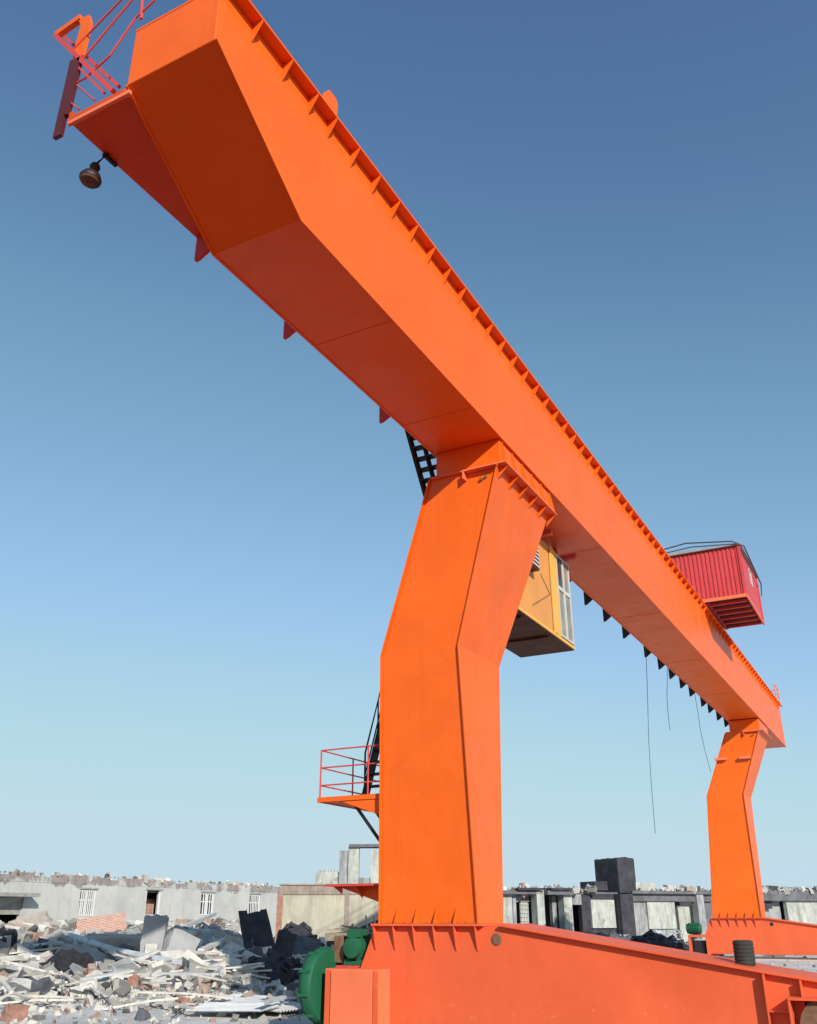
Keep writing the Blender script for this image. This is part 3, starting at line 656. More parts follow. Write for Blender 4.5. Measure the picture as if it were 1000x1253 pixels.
# long plastered row on the left
A = un(0, 1066, 2, 2.4); B = un(350, 1085, 2, 2.4); f = Face(A, B)
S1 = f.sz(349, 1085)[0]
row = empty('ruined_building', f.pt(10, 0, G), 'long pale plastered single-storey ruin with four windows and peeling parapet', 'building')
wins = [(96, 1088, 121, 1121), (177, 1089, 200, 1119), (244, 1092, 265, 1120), (303, 1094, 321, 1120)]
holes = []
for w in wins:
    a0, zt = f.sz(w[0]+3, w[1]); a1, _ = f.sz(w[2]-2, w[1]); _, zb = f.sz((w[0]+w[2])/2, w[3]); holes.append((a0, a1, zb, zt))
gar = (f.sz(0, 1090)[0]-6, f.sz(31, 1090)[0], G, 1.05)
m_ = MB(); f.wall(m_, -22, S1, -2.2, 1.9, 0, .35, holes+[gar]); 
m_.build('wall', 'old_render', row)
# broken parapet
m_ = MB(); a = -22.
while a < S1-.5:
    w = random.uniform(.5, 2.2); w = min(w, S1-a-.01); h = 2.36+random.uniform(-.05, .06)-(.12 if random.random() < .1 else 0)
    f.box(m_, a, a+w, 1.9, h, -.02-random.random()*.012, .33); a += w
m_.build('parapet', 'old_render', row)
m_ = MB(); f.box(m_, -22, S1, -2.2, 2.0, 6.5, 6.8); f.box(m_, -22, -21.6, -2.2, 2.0, .35, 6.5); f.box(m_, S1-.4, S1, -2.2, 2.0, .35, 6.5); f.box(m_, 6, 6.4, -2.2, 1.85, .35, 6.5); f.box(m_, 22, 22.4, -2.2, 1.85, .35, 6.5); m_.build('inner_wall', 'grey_wall', row)
m_ = MB(); f.box(m_, -22, S1, 1.55, 1.88, .351, 6.49); m_.build('roof_slab', 'grey_concrete', row)
for i, (a0, a1, z0, z1) in enumerate(holes):
    fr = MB(); t = .09 if i != 1 else .13
    f.box(fr, a0+.02, a0+t, z0, z1-.02, .06, .16); f.box(fr, a1-t, a1-.02, z0, z1-.02, .06, .16)
    if i != 1:
        f.box(fr, a0+t, a1-t, z1-t-.02, z1-.02, .06, .16); f.box(fr, a0+t, a1-t, z0+.02, z0+t, .06, .16); zmid = z0+(z1-z0)*.58
        f.box(fr, a0+t, a1-t, zmid, zmid+t*.7, .06, .16); f.box(fr, (a0+a1)/2-.04, (a0+a1)/2+.04, z0+t, z1-t-.02, .07, .15)
    w = fr.build('window', 'upvc_white', row)
    if i != 1:
        gr = MB(); n = {0: 9, 2: 6, 3: 7}[i]
        for k in range(1, n): s_ = a0+(a1-a0)*k/n; f.box(gr, s_-.028, s_+.028, z0+.02, z1-.05, -.02, .03)
        gr.build('grille', 'upvc_white', w)
        if i == 0:
            pn = MB(); f.box(pn, a0+.1, a0+(a1-a0)*.35, z0+.05, z0+(z1-z0)*.55, .20, .22); pn.build('pane', 'pale_panel', w)
    li = MB(); f.box(li, a0-.12, a1+.12, z1, z1+.1, -.05, .34); li.build('lintel', 'chunk_grey', w)
    if i == 1:
        bk = MB(); f.box(bk, a0-1, a1+1, -2.2, z1-.55, 1.2, 1.5); bk.build('brick_partition', 'bricks', w)
# annex slab and dark opening at far left
m_ = MB(); f.box(m_, gar[0]-6, gar[1]+.35, 1.05, 1.25, -.9, .0-.002); f.box(m_, gar[0], gar[1], .1, 1.04, .12, .3); m_.build('canopy', 'chunk_grey', row)
m_ = MB(); s0, z0 = f.sz(-3, 1126); s1, z1 = f.sz(32, 1094)
vs = [f.pt(gar[0], .02, 1.04), f.pt(s1, .02, 1.04), f.pt(s0, .02, -.75), f.pt(gar[0], .02, -.75)]; vs2 = [v+f.n*.1 for v in vs]
m_.add(vs+vs2, [(0,1,2,3),(7,6,5,4),(0,4,5,1),(1,5,6,2),(2,6,7,3),(3,7,4,0)]) if False else None
p = [(gar[0], 1.04), (s1-.1, 1.04), (f.sz(-25, 1126)[0], z0+.2), (gar[0], z0+.2)]
vs = [f.pt(a_, .04, z_) for a_, z_ in p]; vs2 = [v+f.n*.07 for v in vs]; m_.add(vs+vs2, [(0,1,2,3),(7,6,5,4),(0,4,5,1),(1,5,6,2),(2,6,7,3),(3,7,4,0)]); m_.build('hanging_panel', 'old_render', row)
# right part of annex wall slopes down to the rubble
ROW = f
# little things on the parapet
m_ = MB(); q = f.pt(f.sz(133, 1070)[0], .1, 2.3); m_.lathe([(.1, 0), (.2, .12), (.12, .3)], q, (0, 0, 1), 7); m_.build('parapet_stub', 'dark_concrete', row)

# cream wall with brown band, just left of the near leg
A = un(345, 1082, 2, 1.5); B = un(465, 1082, 2, 1.5); f = Face(A, B); s1 = f.sz(560, 1082)[0]
cr = empty('cream_building', f.pt(1, 0, G), 'cream-walled ruin with a brown band along its top, left of the near crane leg', 'building')
m_ = MB(); f.box(m_, 0, s1, -2.2, 1.0, 0, 3.5); m_.build('wall', 'cream_wall', cr, .03)
m_ = MB(); f.box(m_, -.06, s1, 1.002, 1.46, -.05, 3.55); m_.build('brown_band', 'brown_band', cr)
m_ = MB(); f.box(m_, -.12, s1, 1.462, 1.53, -.12, 3.6); m_.build('coping', 'chunk_grey', cr)
m_ = MB(); f.box(m_, -.20, .1, -2.2, 1.0, -.10, -.002); m_.build('brick_pier', 'brick_red', cr)
m_ = MB(); q = f.sz(425, 1100); f.box(m_, q[0]-.12, q[0]+.12, -.6, 1.0, -.04, -.002); m_.build('drain_mark', 'brown_band', cr)

# tall broken white frame behind it
ZT2 = 5.0; A = un(386, 1040, 2, 5.2); B = un(465, 1036, 2, 5.2); A = un(386, 1066, 2, 3.6); A2 = A; d_ = RT.copy(); d_.z = 0; f = Face(A, A+d_*10)
wr = empty('distant_ruin', f.pt(3, 0, G), 'tall broken white concrete frame standing behind the cream wall, sky showing through it', 'building')
m_ = MB(); f.pbox(m_, 386, 1067, 417, 1110, 0, .6); [f.pbox(m_, x, 1064+random.random()*2, x+2.2, 1067, 0, .6) for x in range(387, 416, 4)]; m_.build('low_wall', 'pale_panel', wr)
m_ = MB(); f.pbox(m_, 416, 1041, 427, 1110, -.3, 1.2); m_.build('column', 'grey_wall', wr)
m_ = MB(); f.pbox(m_, 427, 1036, 440, 1110, -.5, .8); m_.build('column', 'pale_panel', wr)
m_ = MB(); f.pbox(m_, 454, 1040, 500, 1110, -.5, .8); m_.build('column', 'pale_panel', wr)
m_ = MB(); f.pbox(m_, 428, 1033.5, 500, 1037, -.8, 1.2); m_.build('beam', 'grey_concrete', wr)
m_ = MB(); f.pbox(m_, 440, 1074, 454, 1110, -.3, .6); m_.build('infill', 'grey_wall', wr)

# long dark ruin on the right
A = un(615, 1087, 2, 1.9); B = un(869, 1090, 2, 1.9); f = Face(A, B)
rr = empty('ruined_building', f.pt(10, 0, G), 'long soot-dark ruined row with pale panels and columns, seen between the two crane legs', 'building')
def part(name, mat, *rects, bev=0):
    m_ = MB()
    for r_ in rects: f.pbox(m_, *r_)
    return m_.build(name, mat, rr, bev)
f_b = 1158
part('back_wall', 'dark_concrete', (560, 1091, 1140, f_b, 4.5, 4.9))
part('roof_slab', 'grey_concrete', (560, 1089.5, 660, 1094, -.5, 4.4), (661.5, 1090, 693, 1095, -1.0, 4.4), (693.5, 1091.5, 768, 1094, .1, 4.4), (769, 1090.5, 872, 1094, -.5, 4.4))
part('roof_edge', 'dark_concrete', (627, 1086.5, 659, 1089.4, -.8, 1), (664, 1087, 690, 1089.8, -1.2, 1))
part('column', 'pale_panel', (600, 1087, 626, f_b, 0, .8)); part('column', 'pale_panel', (652, 1090, 661, f_b, -.5, .3)); part('column', 'grey_wall', (677, 1096, 682, f_b, .2, .6)); part('column', 'pale_panel', (684, 1095, 694, f_b, -.6, .2)); part('column', 'grey_wall', (628, 1094, 632, f_b, .1, .6))
part('column', 'grey_wall', (848, 1092, 856, f_b, -.4, .3)); part('column', 'grey_concrete', (663, 1096, 665.5, f_b, .2, .6))
part('wall_panel', 'grey_wall', (694.5, 1094.2, 712, 1107, .1, .4)); part('wall_panel', 'chunk_pale', (641.5, 1104, 651, 1138, .6, .7)); part('wall_panel', 'grey_wall', (632.2, 1094.2, 651.5, 1103.5, .5, .8))
gr = MB()
for k in range(5): f.pbox(gr, 642+k*2, 1105, 642.7+k*2, 1136, .5, .56)
for k in range(6): f.pbox(gr, 642, 1106+k*5, 651, 1106.8+k*5, .46, .498)
gr.build('grille', 'white_frame', rr)
part('wall', 'dark_concrete', (712, 1094.3, 768, f_b, .15, .6))
tow = part('tower', 'dark_concrete', (753.1, 1050.5, 774, 1093, -.2, 2.9), bev=.05)
m_ = MB()
for k in range(8): f.pbox(m_, 753.3+k*2.6, 1048.6+random.random()*1.6, 755.4+k*2.6, 1050.4, -.15, .5)
for k in range(8): f.pbox(m_, 753.3, 1049+random.random()*1.2, 757, 1050.4, .5+k*.3, .7+k*.3)
m_.build('broken_rim', 'dark_concrete', tow)
part('roof_block', 'dark_concrete', (727, 1078.5, 742, 1089.4, -.1, 1.9)); part('roof_block', 'pale_panel', (776, 1080, 799, 1090, -.2, .6))
part('light_panel', 'pale_panel', (722.5, 1101, 751, 1135.5, -.06, .14)); part('wall', 'grey_wall', (768.3, 1094.2, 824, f_b, .1, .5)); part('light_panel', 'pale_panel', (791, 1104, 824.5, 1136.5, -.08, .09))
part('buttress', 'dark_concrete', (752, 1094.2, 767.5, f_b, -.7, .14)); part('wall_band', 'grey_concrete', (768.3, 1094.2, 869, 1103, -.15, .08))
part('wall', 'pale_panel', (836, 1108, 862, f_b, .7, 1)); part('wall', 'grey_concrete', (857, 1094.2, 874, f_b, .1, .4)); part('wall', 'grey_wall', (694.5, 1107, 697, f_b, .1, .4))
part('wall', 'dark_concrete', (930, 1095, 946, 1112, .3, .6)); part('wall', 'grey_wall', (930, 1104, 962, f_b, .8, 1.1), (946, 1092, 955, 1103.8, .2, .6)); part('light_panel', 'pale_panel', (963, 1103, 1100, f_b, .1, .5)); part('sloping_roof', 'grey_concrete', (928, 1091, 1120, 1102.6, -.2, 3))
# sooty heaps on the roof right of the far leg
def rock_mesh(seed, k=2, flat=1.):
    rnd = random.Random(seed); bm = bmesh.new(); bmesh.ops.create_icosphere(bm, subdivisions=k, radius=1)
    for v in bm.verts:
        n_ = noise.noise(v.co*1.3+Vector((seed*3.1, 0, 0)))
        v.co *= 1+.45*n_+rnd.uniform(-.07, .07); v.co.z *= flat
    me = bpy.data.meshes.new('rock'); bm.to_mesh(me); bm.free(); return me
def heap(px0, px1, py, pyb, face, d, mat, name, label, cat, group=None):
    a0, _ = face.sz(px0, py); a1, z1 = face.sz(px1, py); _, z0 = face.sz((px0+px1)/2, pyb); c_ = face.pt((a0+a1)/2, d, z0)
    me = rock_mesh(int(px0*7+py), 3); me.materials.append(M[mat]); o = bpy.data.objects.new(name, me); col.objects.link(o); o.location = c_
    o.scale = ((a1-a0)/2, 1.5, max(.2, z1-z0)); o.rotation_euler.z = math.atan2(face.u.y, face.u.x); tag(o, label, cat, group); return o
heap(932, 962, 1084, 1091, f, 1.4, 'dark_concrete', 'debris_heap', 'dark debris heap on the ruin roof just right of the far crane leg', 'debris')
heap(955, 1030, 1086, 1092, f, 1.8, 'dark_concrete', 'debris_heap', 'long low dark debris heap on the ruin roof at the right edge of the photo', 'debris')
RUIN = f
# distant mast
m_ = MB(); p = un(748/4.76+170, 1083, 1, 90); m_.tube([(p.x, p.y, G), (p.x, p.y, 3.4)], .06, 6); m_.tube([(p.x-.6, p.y, 3.0), (p.x+.6, p.y, 3.0)], .04, 5); o = m_.build('utility_pole', 'wire'); tag(o, 'thin distant pole rising just above the pale ruin near its right end', 'pole')

# ------------------------------------------------------------------ rubble
def scat_px(rnd):
    return rnd.uniform(-30, 360), rnd.uniform(1120, 1250)
rub = MB(); rnd = random.Random(11)
ico = bmesh.new(); bmesh.ops.create_icosphere(ico, subdivisions=1, radius=1); IV = [v.co.copy() for v in ico.verts]; IF = [tuple(v.index for v in f_.verts) for f_ in ico.faces]; ico.free()
CUBE = [Vector(p) for p in ((-1,-1,-1),(1,-1,-1),(1,1,-1),(-1,1,-1),(-1,-1,1),(1,-1,1),(1,1,1),(-1,1,1))]; CF = [(0,3,2,1),(4,5,6,7),(0,1,5,4),(1,2,6,5),(2,3,7,6),(3,0,4,7)]
from mathutils import Euler
def addrock(c_, s_, rnd):
    rot = Euler((rnd.uniform(0, 6.3), rnd.uniform(0, 6.3), rnd.uniform(0, 6.3))).to_matrix()
    sc = Vector((s_*rnd.uniform(.6, 1.6), s_*rnd.uniform(.6, 1.3), s_*rnd.uniform(.35, .9)))
    if rnd.random() < .7: V, Fc = CUBE, CF
    else: V, Fc = IV, IF
    rub.add([c_+rot @ Vector((v.x*sc.x*(1+rnd.uniform(-.25, .25)), v.y*sc.y*(1+rnd.uniform(-.25, .25)), v.z*sc.z*(1+rnd.uniform(-.25, .25)))) for v in V], Fc)
def land(x, y, dz=0): return Vector((x, y, ground_h(x, y)+dz))
n = 0
while n < 17000:
    az = rnd.uniform(29, 60); r = math.sqrt(rnd.uniform(15**2, 62**2)) if rnd.random() < .8 else rnd.uniform(14, 30)
    x, y = -math.sin(R(az))*r, math.cos(R(az))*r
    if abs(y-15.3) < 1.3 and x > -11: continue
    if rnd.random() > .16+.84*sm(20, 28, r): continue
    if az < 37 and r < 30 and rnd.random() > .3: continue
    s_ = .03+rnd.random()**3.2*.24*(.25+.75*sm(20, 36, r)); addrock(land(x, y, s_*.2), s_, rnd); n += 1
n = 0
while n < 1300:
    az = rnd.uniform(4, 36); r = rnd.uniform(20, 72); x, y = -math.sin(R(az))*r, math.cos(R(az))*r
    if r < 55 and rnd.random() > .2: continue
    s_ = .04+rnd.random()**3*(.3 if r > 52 else .06); addrock(land(x, y, s_*.2), s_, rnd); n += 1
for k in range(420):
    px = rnd.uniform(613, 1010)
    if 728 < px < 776: continue
    a_, z_ = RUIN.sz(px, 1089.6); p_ = RUIN.pt(a_, rnd.uniform(-.4, .6), z_+.02); addrock(p_, .05+rnd.random()**3*.28, rnd)
for k in range(260):
    a_ = rnd.uniform(-12, S1); p_ = ROW.pt(a_, rnd.uniform(-.02, .3), 2.36+rnd.random()*.08); addrock(p_, .03+rnd.random()**3*.16, rnd)
o = rub.build('rubble', 'rubble_mix'); tag(o, 'loose crushed concrete and brick rubble covering the yard', 'rubble', kind='stuff')

# shared chunk meshes: broken blocks
def block_mesh(seed, mat, sub=2):
    rnd = random.Random(seed); bm = bmesh.new(); bmesh.ops.create_cube(bm, size=2)
    for v in bm.verts: v.co *= rnd.uniform(.72, 1.08); v.co += Vector((rnd.uniform(-.25, .25),)*1+(rnd.uniform(-.25, .25), rnd.uniform(-.25, .25)))
    bmesh.ops.subdivide_edges(bm, edges=bm.edges, cuts=2, use_grid_fill=True)
    for v in bm.verts: v.co += Vector((rnd.uniform(-.07, .07), rnd.uniform(-.07, .07), rnd.uniform(-.07, .07)))
    me = bpy.data.meshes.new('chunk'); bm.to_mesh(me); bm.free(); me.materials.append(M[mat]); return me
kinds = [('concrete_chunk', [block_mesh(i, 'chunk_pale') for i in range(6)], 'pale broken concrete chunk among many alike in the rubble heap', 'concrete chunk', 'pale concrete chunks in the rubble', 60, (.13, .40)),
         ('concrete_chunk', [block_mesh(20+i, 'chunk_grey') for i in range(5)], 'grey broken concrete chunk among many alike in the rubble heap', 'concrete chunk', 'grey concrete chunks in the rubble', 40, (.13, .42)),
         ('brick_lump', [block_mesh(40+i, 'brick_red') for i in range(4)], 'reddish lump of broken brickwork among many alike in the rubble', 'brick lump', 'brick lumps in the rubble', 26, (.09, .22)),
         ('dark_chunk', [block_mesh(60+i, 'chunk_dark') for i in range(3)], 'blackish broken lump among many alike in the rubble heap', 'dark chunk', 'dark lumps in the rubble', 22, (.15, .35))]
rnd = random.Random(5)
for name, meshes, lab, cat, grp, cnt, (s0, s1) in kinds:
    for i in range(cnt):
        px, py = rnd.uniform(-5, 345), 1124+rnd.random()**1.3*100
        p = hit(px, py); s_ = rnd.uniform(s0, s1)*(.55 if p.length < 26 else 1)
        o = bpy.data.objects.new(name, rnd.choice(meshes)); col.objects.link(o); o.location = (p.x, p.y, ground_h(p.x, p.y)+s_*.25)
        o.scale = (s_*rnd.uniform(.8, 1.6), s_*rnd.uniform(.7, 1.1), s_*rnd.uniform(.35, .75)); o.rotation_euler = (rnd.uniform(-.5, .5), rnd.uniform(-.5, .5), rnd.uniform(0, 6.3)); tag(o, lab, cat, grp)
def plate_mesh(seed, mat):
    rnd = random.Random(seed); n_ = rnd.randint(5, 7); bm = bmesh.new(); ring = []
    for k in range(n_):
        t = 2*math.pi*k/n_+rnd.uniform(-.25, .25); q = rnd.uniform(.7, 1.1); ring.append((q*math.cos(t), q*.75*math.sin(t)))
    lo = [bm.verts.new((x, y, -.09)) for x, y in ring]; hi = [bm.verts.new((x+rnd.uniform(-.05, .05), y+rnd.uniform(-.05, .05), .09)) for x, y in ring]
    bm.faces.new(lo[::-1]); bm.faces.new(hi)
    for k in range(n_): bm.faces.new((lo[k], lo[(k+1) % n_], hi[(k+1) % n_], hi[k]))
    me = bpy.data.meshes.new('plate'); bm.to_mesh(me); bm.free(); me.materials.append(M[mat]); return me
pl = [plate_mesh(i, 'chunk_pale') for i in range(5)]+[plate_mesh(9+i, 'chunk_grey') for i in range(3)]+[plate_mesh(19, 'slab_brown')]
for i in range(46):
    px, py = rnd.uniform(-5, 345), 1126+rnd.random()**1.2*75; p = hit(px, py); s_ = rnd.uniform(.35, .95)*(.6 if p.length < 27 else 1)
    o = bpy.data.objects.new('concrete_fragment', pl[i % len(pl)]); col.objects.link(o); o.location = (p.x, p.y, ground_h(p.x, p.y)+s_*.22)
    o.scale = (s_, s_, s_*rnd.uniform(.8, 1.6)); o.rotation_euler = (rnd.uniform(-.8, .8), rnd.uniform(-.5, .5), rnd.uniform(0, 6.3)); tag(o, 'flat broken slab tilted among many alike in the rubble heap', 'broken slab', 'flat broken slabs in the rubble')
# scattered sticks
wood = []
for i in range(4):
    m_ = MB(); m_.bar((-1, 0, 0), (0, .03*i, .02), .055, .035); m_.bar((0, .03*i, .02), (1, 0, -.02), .055, .035); me_o = m_.build('timber_strip', 'wood'); wood.append(me_o)
first = True; k = 0
for i in range(90):
    px, py = rnd.uniform(0, 345), rnd.uniform(1126, 1240); p = hit(px, py)
    src = wood[i % 4]; o = src if i < 4 else src.copy()
    if i >= 4: col.objects.link(o)
    o.location = (p.x, p.y, ground_h(p.x, p.y)+.14); s_ = rnd.uniform(.5, 2.1)*(.6 if p.length < 26 else 1); o.scale = (s_, rnd.uniform(.8, 2.2), 1.2); o.rotation_euler = (0, rnd.uniform(-.25, .25), rnd.uniform(0, 6.3))
    tag(o, 'thin pale timber strip lying among many alike in the rubble', 'timber strip', 'timber strips scattered in the rubble')

# --- larger pieces that can be told apart (helpers first)
def piece(name, px0, py0, px1, py1, thick, mat, label, cat, yaw=0, tilt=0, lean=0, seed=0, rough=.06, sink=.12):
    """block standing on the rubble: width and height from how large it is, facing roughly the yard"""
    c_ = hit((px0+px1)/2, py1); dep = proj_depth(c_); w = (px1-px0)*dep/F; h = (py1-py0)*dep/F*1.08
    rnd = random.Random(seed or int(px0*13+py0)); bm = bmesh.new(); bmesh.ops.create_cube(bm, size=1)
    bmesh.ops.subdivide_edges(bm, edges=bm.edges, cuts=3, use_grid_fill=True)
    for v in bm.verts:
        v.co.z += .5; v.co = Vector((v.co.x*w, v.co.y*thick, v.co.z*h))
        v.co += Vector((rnd.uniform(-1, 1)*w, rnd.uniform(-1, 1)*thick*.3, rnd.uniform(-1, 1)*h))*rough*.8
    me = bpy.data.meshes.new(name); bm.to_mesh(me); bm.free(); me.materials.append(M[mat]); o = bpy.data.objects.new(name, me); col.objects.link(o)
    az = math.atan2(-c_.x, c_.y); o.location = (c_.x, c_.y, ground_h(c_.x, c_.y, False)-sink*h); o.rotation_euler = (R(lean), R(tilt), az+R(yaw)); tag(o, label, cat); return o
def lump(name, px0, py0, px1, py1, deep, mat, label, cat, seed, bits=60, amp=.5, py_ground=None):
    c_ = hit((px0+px1)/2, py_ground or py1); dep = proj_depth(c_); w = (px1-px0)*dep/F; h = (py1-py0)*dep/F
    az = math.atan2(-c_.x, c_.y); rt_ = Vector((math.cos(az), math.sin(az), 0)); bk = Vector((-math.sin(az), math.cos(az), 0)); rnd = random.Random(seed)
    bm = bmesh.new(); bmesh.ops.create_icosphere(bm, subdivisions=4, radius=1); base = Vector((c_.x, c_.y, ground_h(c_.x, c_.y, False)-.1))
    debris = bits >= 40; a_ = .22 if debris else amp*.8
    for v in bm.verts:
        q = v.co*1.0; d = noise.fractal(q*1.3+Vector((seed*5.3, 1, 2)), 1.0, 2.1, 4)
        q = q*(1+a_*d); v.co = Vector((q.x*w*.5, q.y*deep*.5, max(0, q.z)*h*(.72 if debris else .95)))
    vs = [rt_*v.co.x+bk*v.co.y+Vector((0, 0, v.co.z))+base for v in bm.verts]; m_ = MB(); m_.add(vs, [tuple(v.index for v in f_.verts) for f_ in bm.faces]); bm.free()
    for k in range(bits*3 if debris else bits):
        p_ = vs[rnd.randrange(len(vs))]
        if p_.z < base.z+.03 and rnd.random() < .7: continue
        s_ = (.04+.20*rnd.random()**2)*min(1.2, w/3); rot = Euler((rnd.uniform(-.9, .9), rnd.uniform(-.6, .6), rnd.uniform(0, 6))).to_matrix(); sc = (s_*rnd.uniform(.7, 2.2), s_*rnd.uniform(.5, 1.2), s_*rnd.uniform(.2, .7))
        m_.add([p_+rot @ Vector((v.x*sc[0]*rnd.uniform(.8, 1.2), v.y*sc[1]*rnd.uniform(.8, 1.2), v.z*sc[2])) for v in CUBE], CF)
    o = m_.build(name, mat, org=c_); tag(o, label, cat); return o
def rod(name, pts, r, mat, label, cat, lift=.15, flat=None, group=None):
    P = []
    for q in pts: h_ = hit(q[0], q[1]); P.append(Vector((h_.x, h_.y, ground_h(h_.x, h_.y, False)+lift+(q[2] if len(q) > 2 else 0))))
    m_ = MB()
    if flat:
        for a_, b2_ in zip(P, P[1:]): m_.bar(a_, b2_, flat[0], flat[1])
    else: m_.tube(P, r, 8)
    o = m_.build(name, mat, org=P[0]); tag(o, label, cat, group); return o

lump('debris_heap', 768, 1138, 842, 1166, 4.0, 'dark_concrete', 'black burnt debris heap at the foot of the dark ruin below the pale panel', 'debris', 21, 140, .6)
lump('debris_heap', 704, 1136, 770, 1160, 4.0, 'chunk_dark', 'dark debris heap under the black tower of the right-hand ruin', 'debris', 22, 140, .6)
lump('debris_heap', 640, 1138, 706, 1158, 4.0, 'chunk_grey', 'grey debris heap along the columns of the right-hand ruin', 'debris', 23, 140, .6)
piece('brick_wall_chunk', 90, 1129, 150, 1149, 1.6, 'bricks', 'large chunk of toppled red brick wall lying on the left rubble heap', 'brick wall chunk', 12, -8, -18)
piece('broken_concrete', 108, 1147, 174, 1167, 1.1, 'slab_brown', 'long brown-grey concrete slab below the toppled brick chunk', 'concrete slab', 4, 2, 6)
piece('broken_concrete', 170, 1124, 196, 1182, .5, 'slab_grey', 'tall grey slab standing upright in the middle of the rubble', 'concrete slab', -8, 2, -6)
piece('broken_concrete', 190, 1142, 226, 1184, .5, 'slab_grey', 'grey triangular slab leaning against the upright grey slab', 'concrete slab', 15, 24, -16)
piece('concrete_post', 175, 1156, 189, 1183, .35, 'chunk_pale', 'short pale concrete post standing before the upright grey slab', 'concrete post', 0, 1, 0, rough=.03)
piece('concrete_beam', 268, 1152, 306, 1167, .8, 'chunk_pale', 'pale concrete beam tilted downwards right of the crossed white boards', 'concrete beam', 5, 22, 0)
piece('concrete_block', 63, 1146, 92, 1158, .9, 'chunk_pale', 'flat pale block left of the toppled red brick chunk', 'concrete block', 5, 12, 0)
lump('crumpled_sheet', 206, 1112, 228, 1130, .9, 'red_sheet', 'crumpled pinkish red sheet on top of the rubble near the second window', 'crumpled sheet', 9, 6)
lump('plastic_sheet', 136, 1135, 174, 1149, 1.0, 'teal_sheet', 'dark teal plastic sheet crumpled behind the brown-grey slab', 'plastic sheet', 10, 4)
lump('white_sack', 138, 1141, 168, 1151, .6, 'white_board', 'white sack draped in front of the teal plastic sheet', 'sack', 11, 0)
piece('white_board', 214, 1131, 246, 1149, .15, 'white_board', 'broad white board tilted on the rubble below the third window', 'board', 10, 24, -45, rough=.03)
lump('debris_lump', 198, 1126, 234, 1154, 1.2, 'slab_brown', 'ochre-brown lump of debris behind the broad white board', 'debris lump', 13, 40)
lump('white_sack', 271, 1129, 285, 1141, .5, 'white_board', 'small bright white sack below the fourth window', 'sack', 12, 0, .3)
lump('rubble_mound', 236, 1126, 276, 1150, 1.8, 'chunk_grey', 'grey-brown mound of rubble right of the broad white board', 'rubble mound', 8, 60)
piece('brick_lump', 103, 1187, 120, 1200, .35, 'brick_red', 'single orange-red brick lump in front of the long white pole', 'brick lump', 20, 5, 5, rough=.08)
piece('brick_lump', 156, 1197, 170, 1211, .35, 'brick_red', 'pinkish red brick lump below the middle of the long white pole', 'brick lump', -20, 12, 5, rough=.1)
piece('brick_lump', 216, 1221, 228, 1235, .3, 'brick_red', 'small reddish brick lump on the pale ground in front of the rubble', 'brick lump', 30, 5, 0, rough=.1)
piece('brick_lump', 5, 1232, 26, 1250, .4, 'brick_red', 'broken red brick at the bottom left corner', 'brick lump', 30, 8, 0, rough=.1)
lump('stone', 164, 1230, 184, 1247, .45, 'chunk_dark', 'dark grey stone lying by itself at the bottom edge', 'stone', 31, 5, .35)
lump('tarpaulin', 60, 1160, 114, 1190, 1.6, 'dark_cloth', 'bunched black tarpaulin lying in front of the brick chunk', 'tarpaulin', 4, 16)
lump('tarpaulin', -16, 1132, 18, 1168, 1.8, 'dark_cloth', 'black tarpaulin heap at the left edge under the garage opening', 'tarpaulin', 5, 10)
piece('broken_concrete', 20, 1126, 62, 1150, 1.2, 'slab_brown', 'brownish slab leaning at the left behind the bent white pole', 'concrete slab', -10, -18, -20, rough=.08)
piece('shadow_slab', 318, 1116, 342, 1176, .5, 'dark_concrete', 'black left-leaning slab put in for the crane leg shadow beside the pale ruin', 'slab', 5, -17, -6, rough=.05)  # dark slab shape modelled in place of the leg's cast shadow
piece('shadow_post', 305, 1116, 315, 1180, .35, 'dark_concrete', 'narrow leaning post, coloured black for crane shadow, left of the black slab', 'post', 5, -14, -3, rough=.05)  # post given a black colour for the crane's shade on it
lump('shadow_heap', 298, 1158, 376, 1200, 2.6, 'dark_concrete', 'broad heap of debris coloured black for crane shadow at the foot of the cream wall', 'debris heap', 6, 110, .35)  # rubble heap made black to carry the crane's shadow in its colour
piece('shadow_slab', 400, 1104, 470, 1170, .6, 'dark_concrete', 'broad black slab put in for the girder shadow on the cream wall just left of the near leg', 'slab', 0, -10, -10, rough=.07)  # black slab added where the girder's shadow lies on the cream wall
lump('shadow_heap', 336, 1122, 394, 1172, 2.2, 'dark_concrete', 'smaller debris heap, coloured black for crane shadow, against the cream wall', 'debris heap', 7, 110)  # second heap, shade of the crane put into its black colour
piece('shadow_slab', 330, 1140, 352, 1186, .35, 'dark_concrete', 'slab darkened for crane shadow standing on the black heap, right of the leaning black slab', 'slab', 12, 14, -14, rough=.05)  # extra dark slabs filling out the shaded rubble, also the two below
piece('shadow_slab', 352, 1146, 384, 1176, .4, 'chunk_dark', 'wide broken slab darkened for crane shadow between the black heap and the green gear cover', 'slab', -14, 9, -30, rough=.05)
piece('shadow_slab', 300, 1160, 330, 1190, .35, 'chunk_dark', 'low slab darkened for crane shadow at the foot of the narrow black post', 'slab', 20, -12, -34, rough=.05)
piece('shadow_panel', 385, 1110, 402, 1150, .3, 'dark_concrete', 'dark narrow panel put in for the girder shadow on the cream wall', 'panel', 0, 14, -8, rough=.04)  # narrow dark panel modelled as part of the girder's shadow on the wall
piece('window_sash', 388, 1148, 398, 1172, .15, 'white_board', 'small white board leaning behind the green gear cover', 'board', 0, 4, -10, rough=.04)
piece('flat_board', -4, 1186, 76, 1214, .12, 'chunk_pale', 'large flat pale board lying at the left foreground', 'board', 5, 3, -70, rough=.02, sink=.0)
rod('white_pole', [(72, 1158, .25), (140, 1180, .15), (272, 1203, .05)], .11, 'white_board', 'long white pole lying diagonally across the front of the rubble', 'pole', .2)
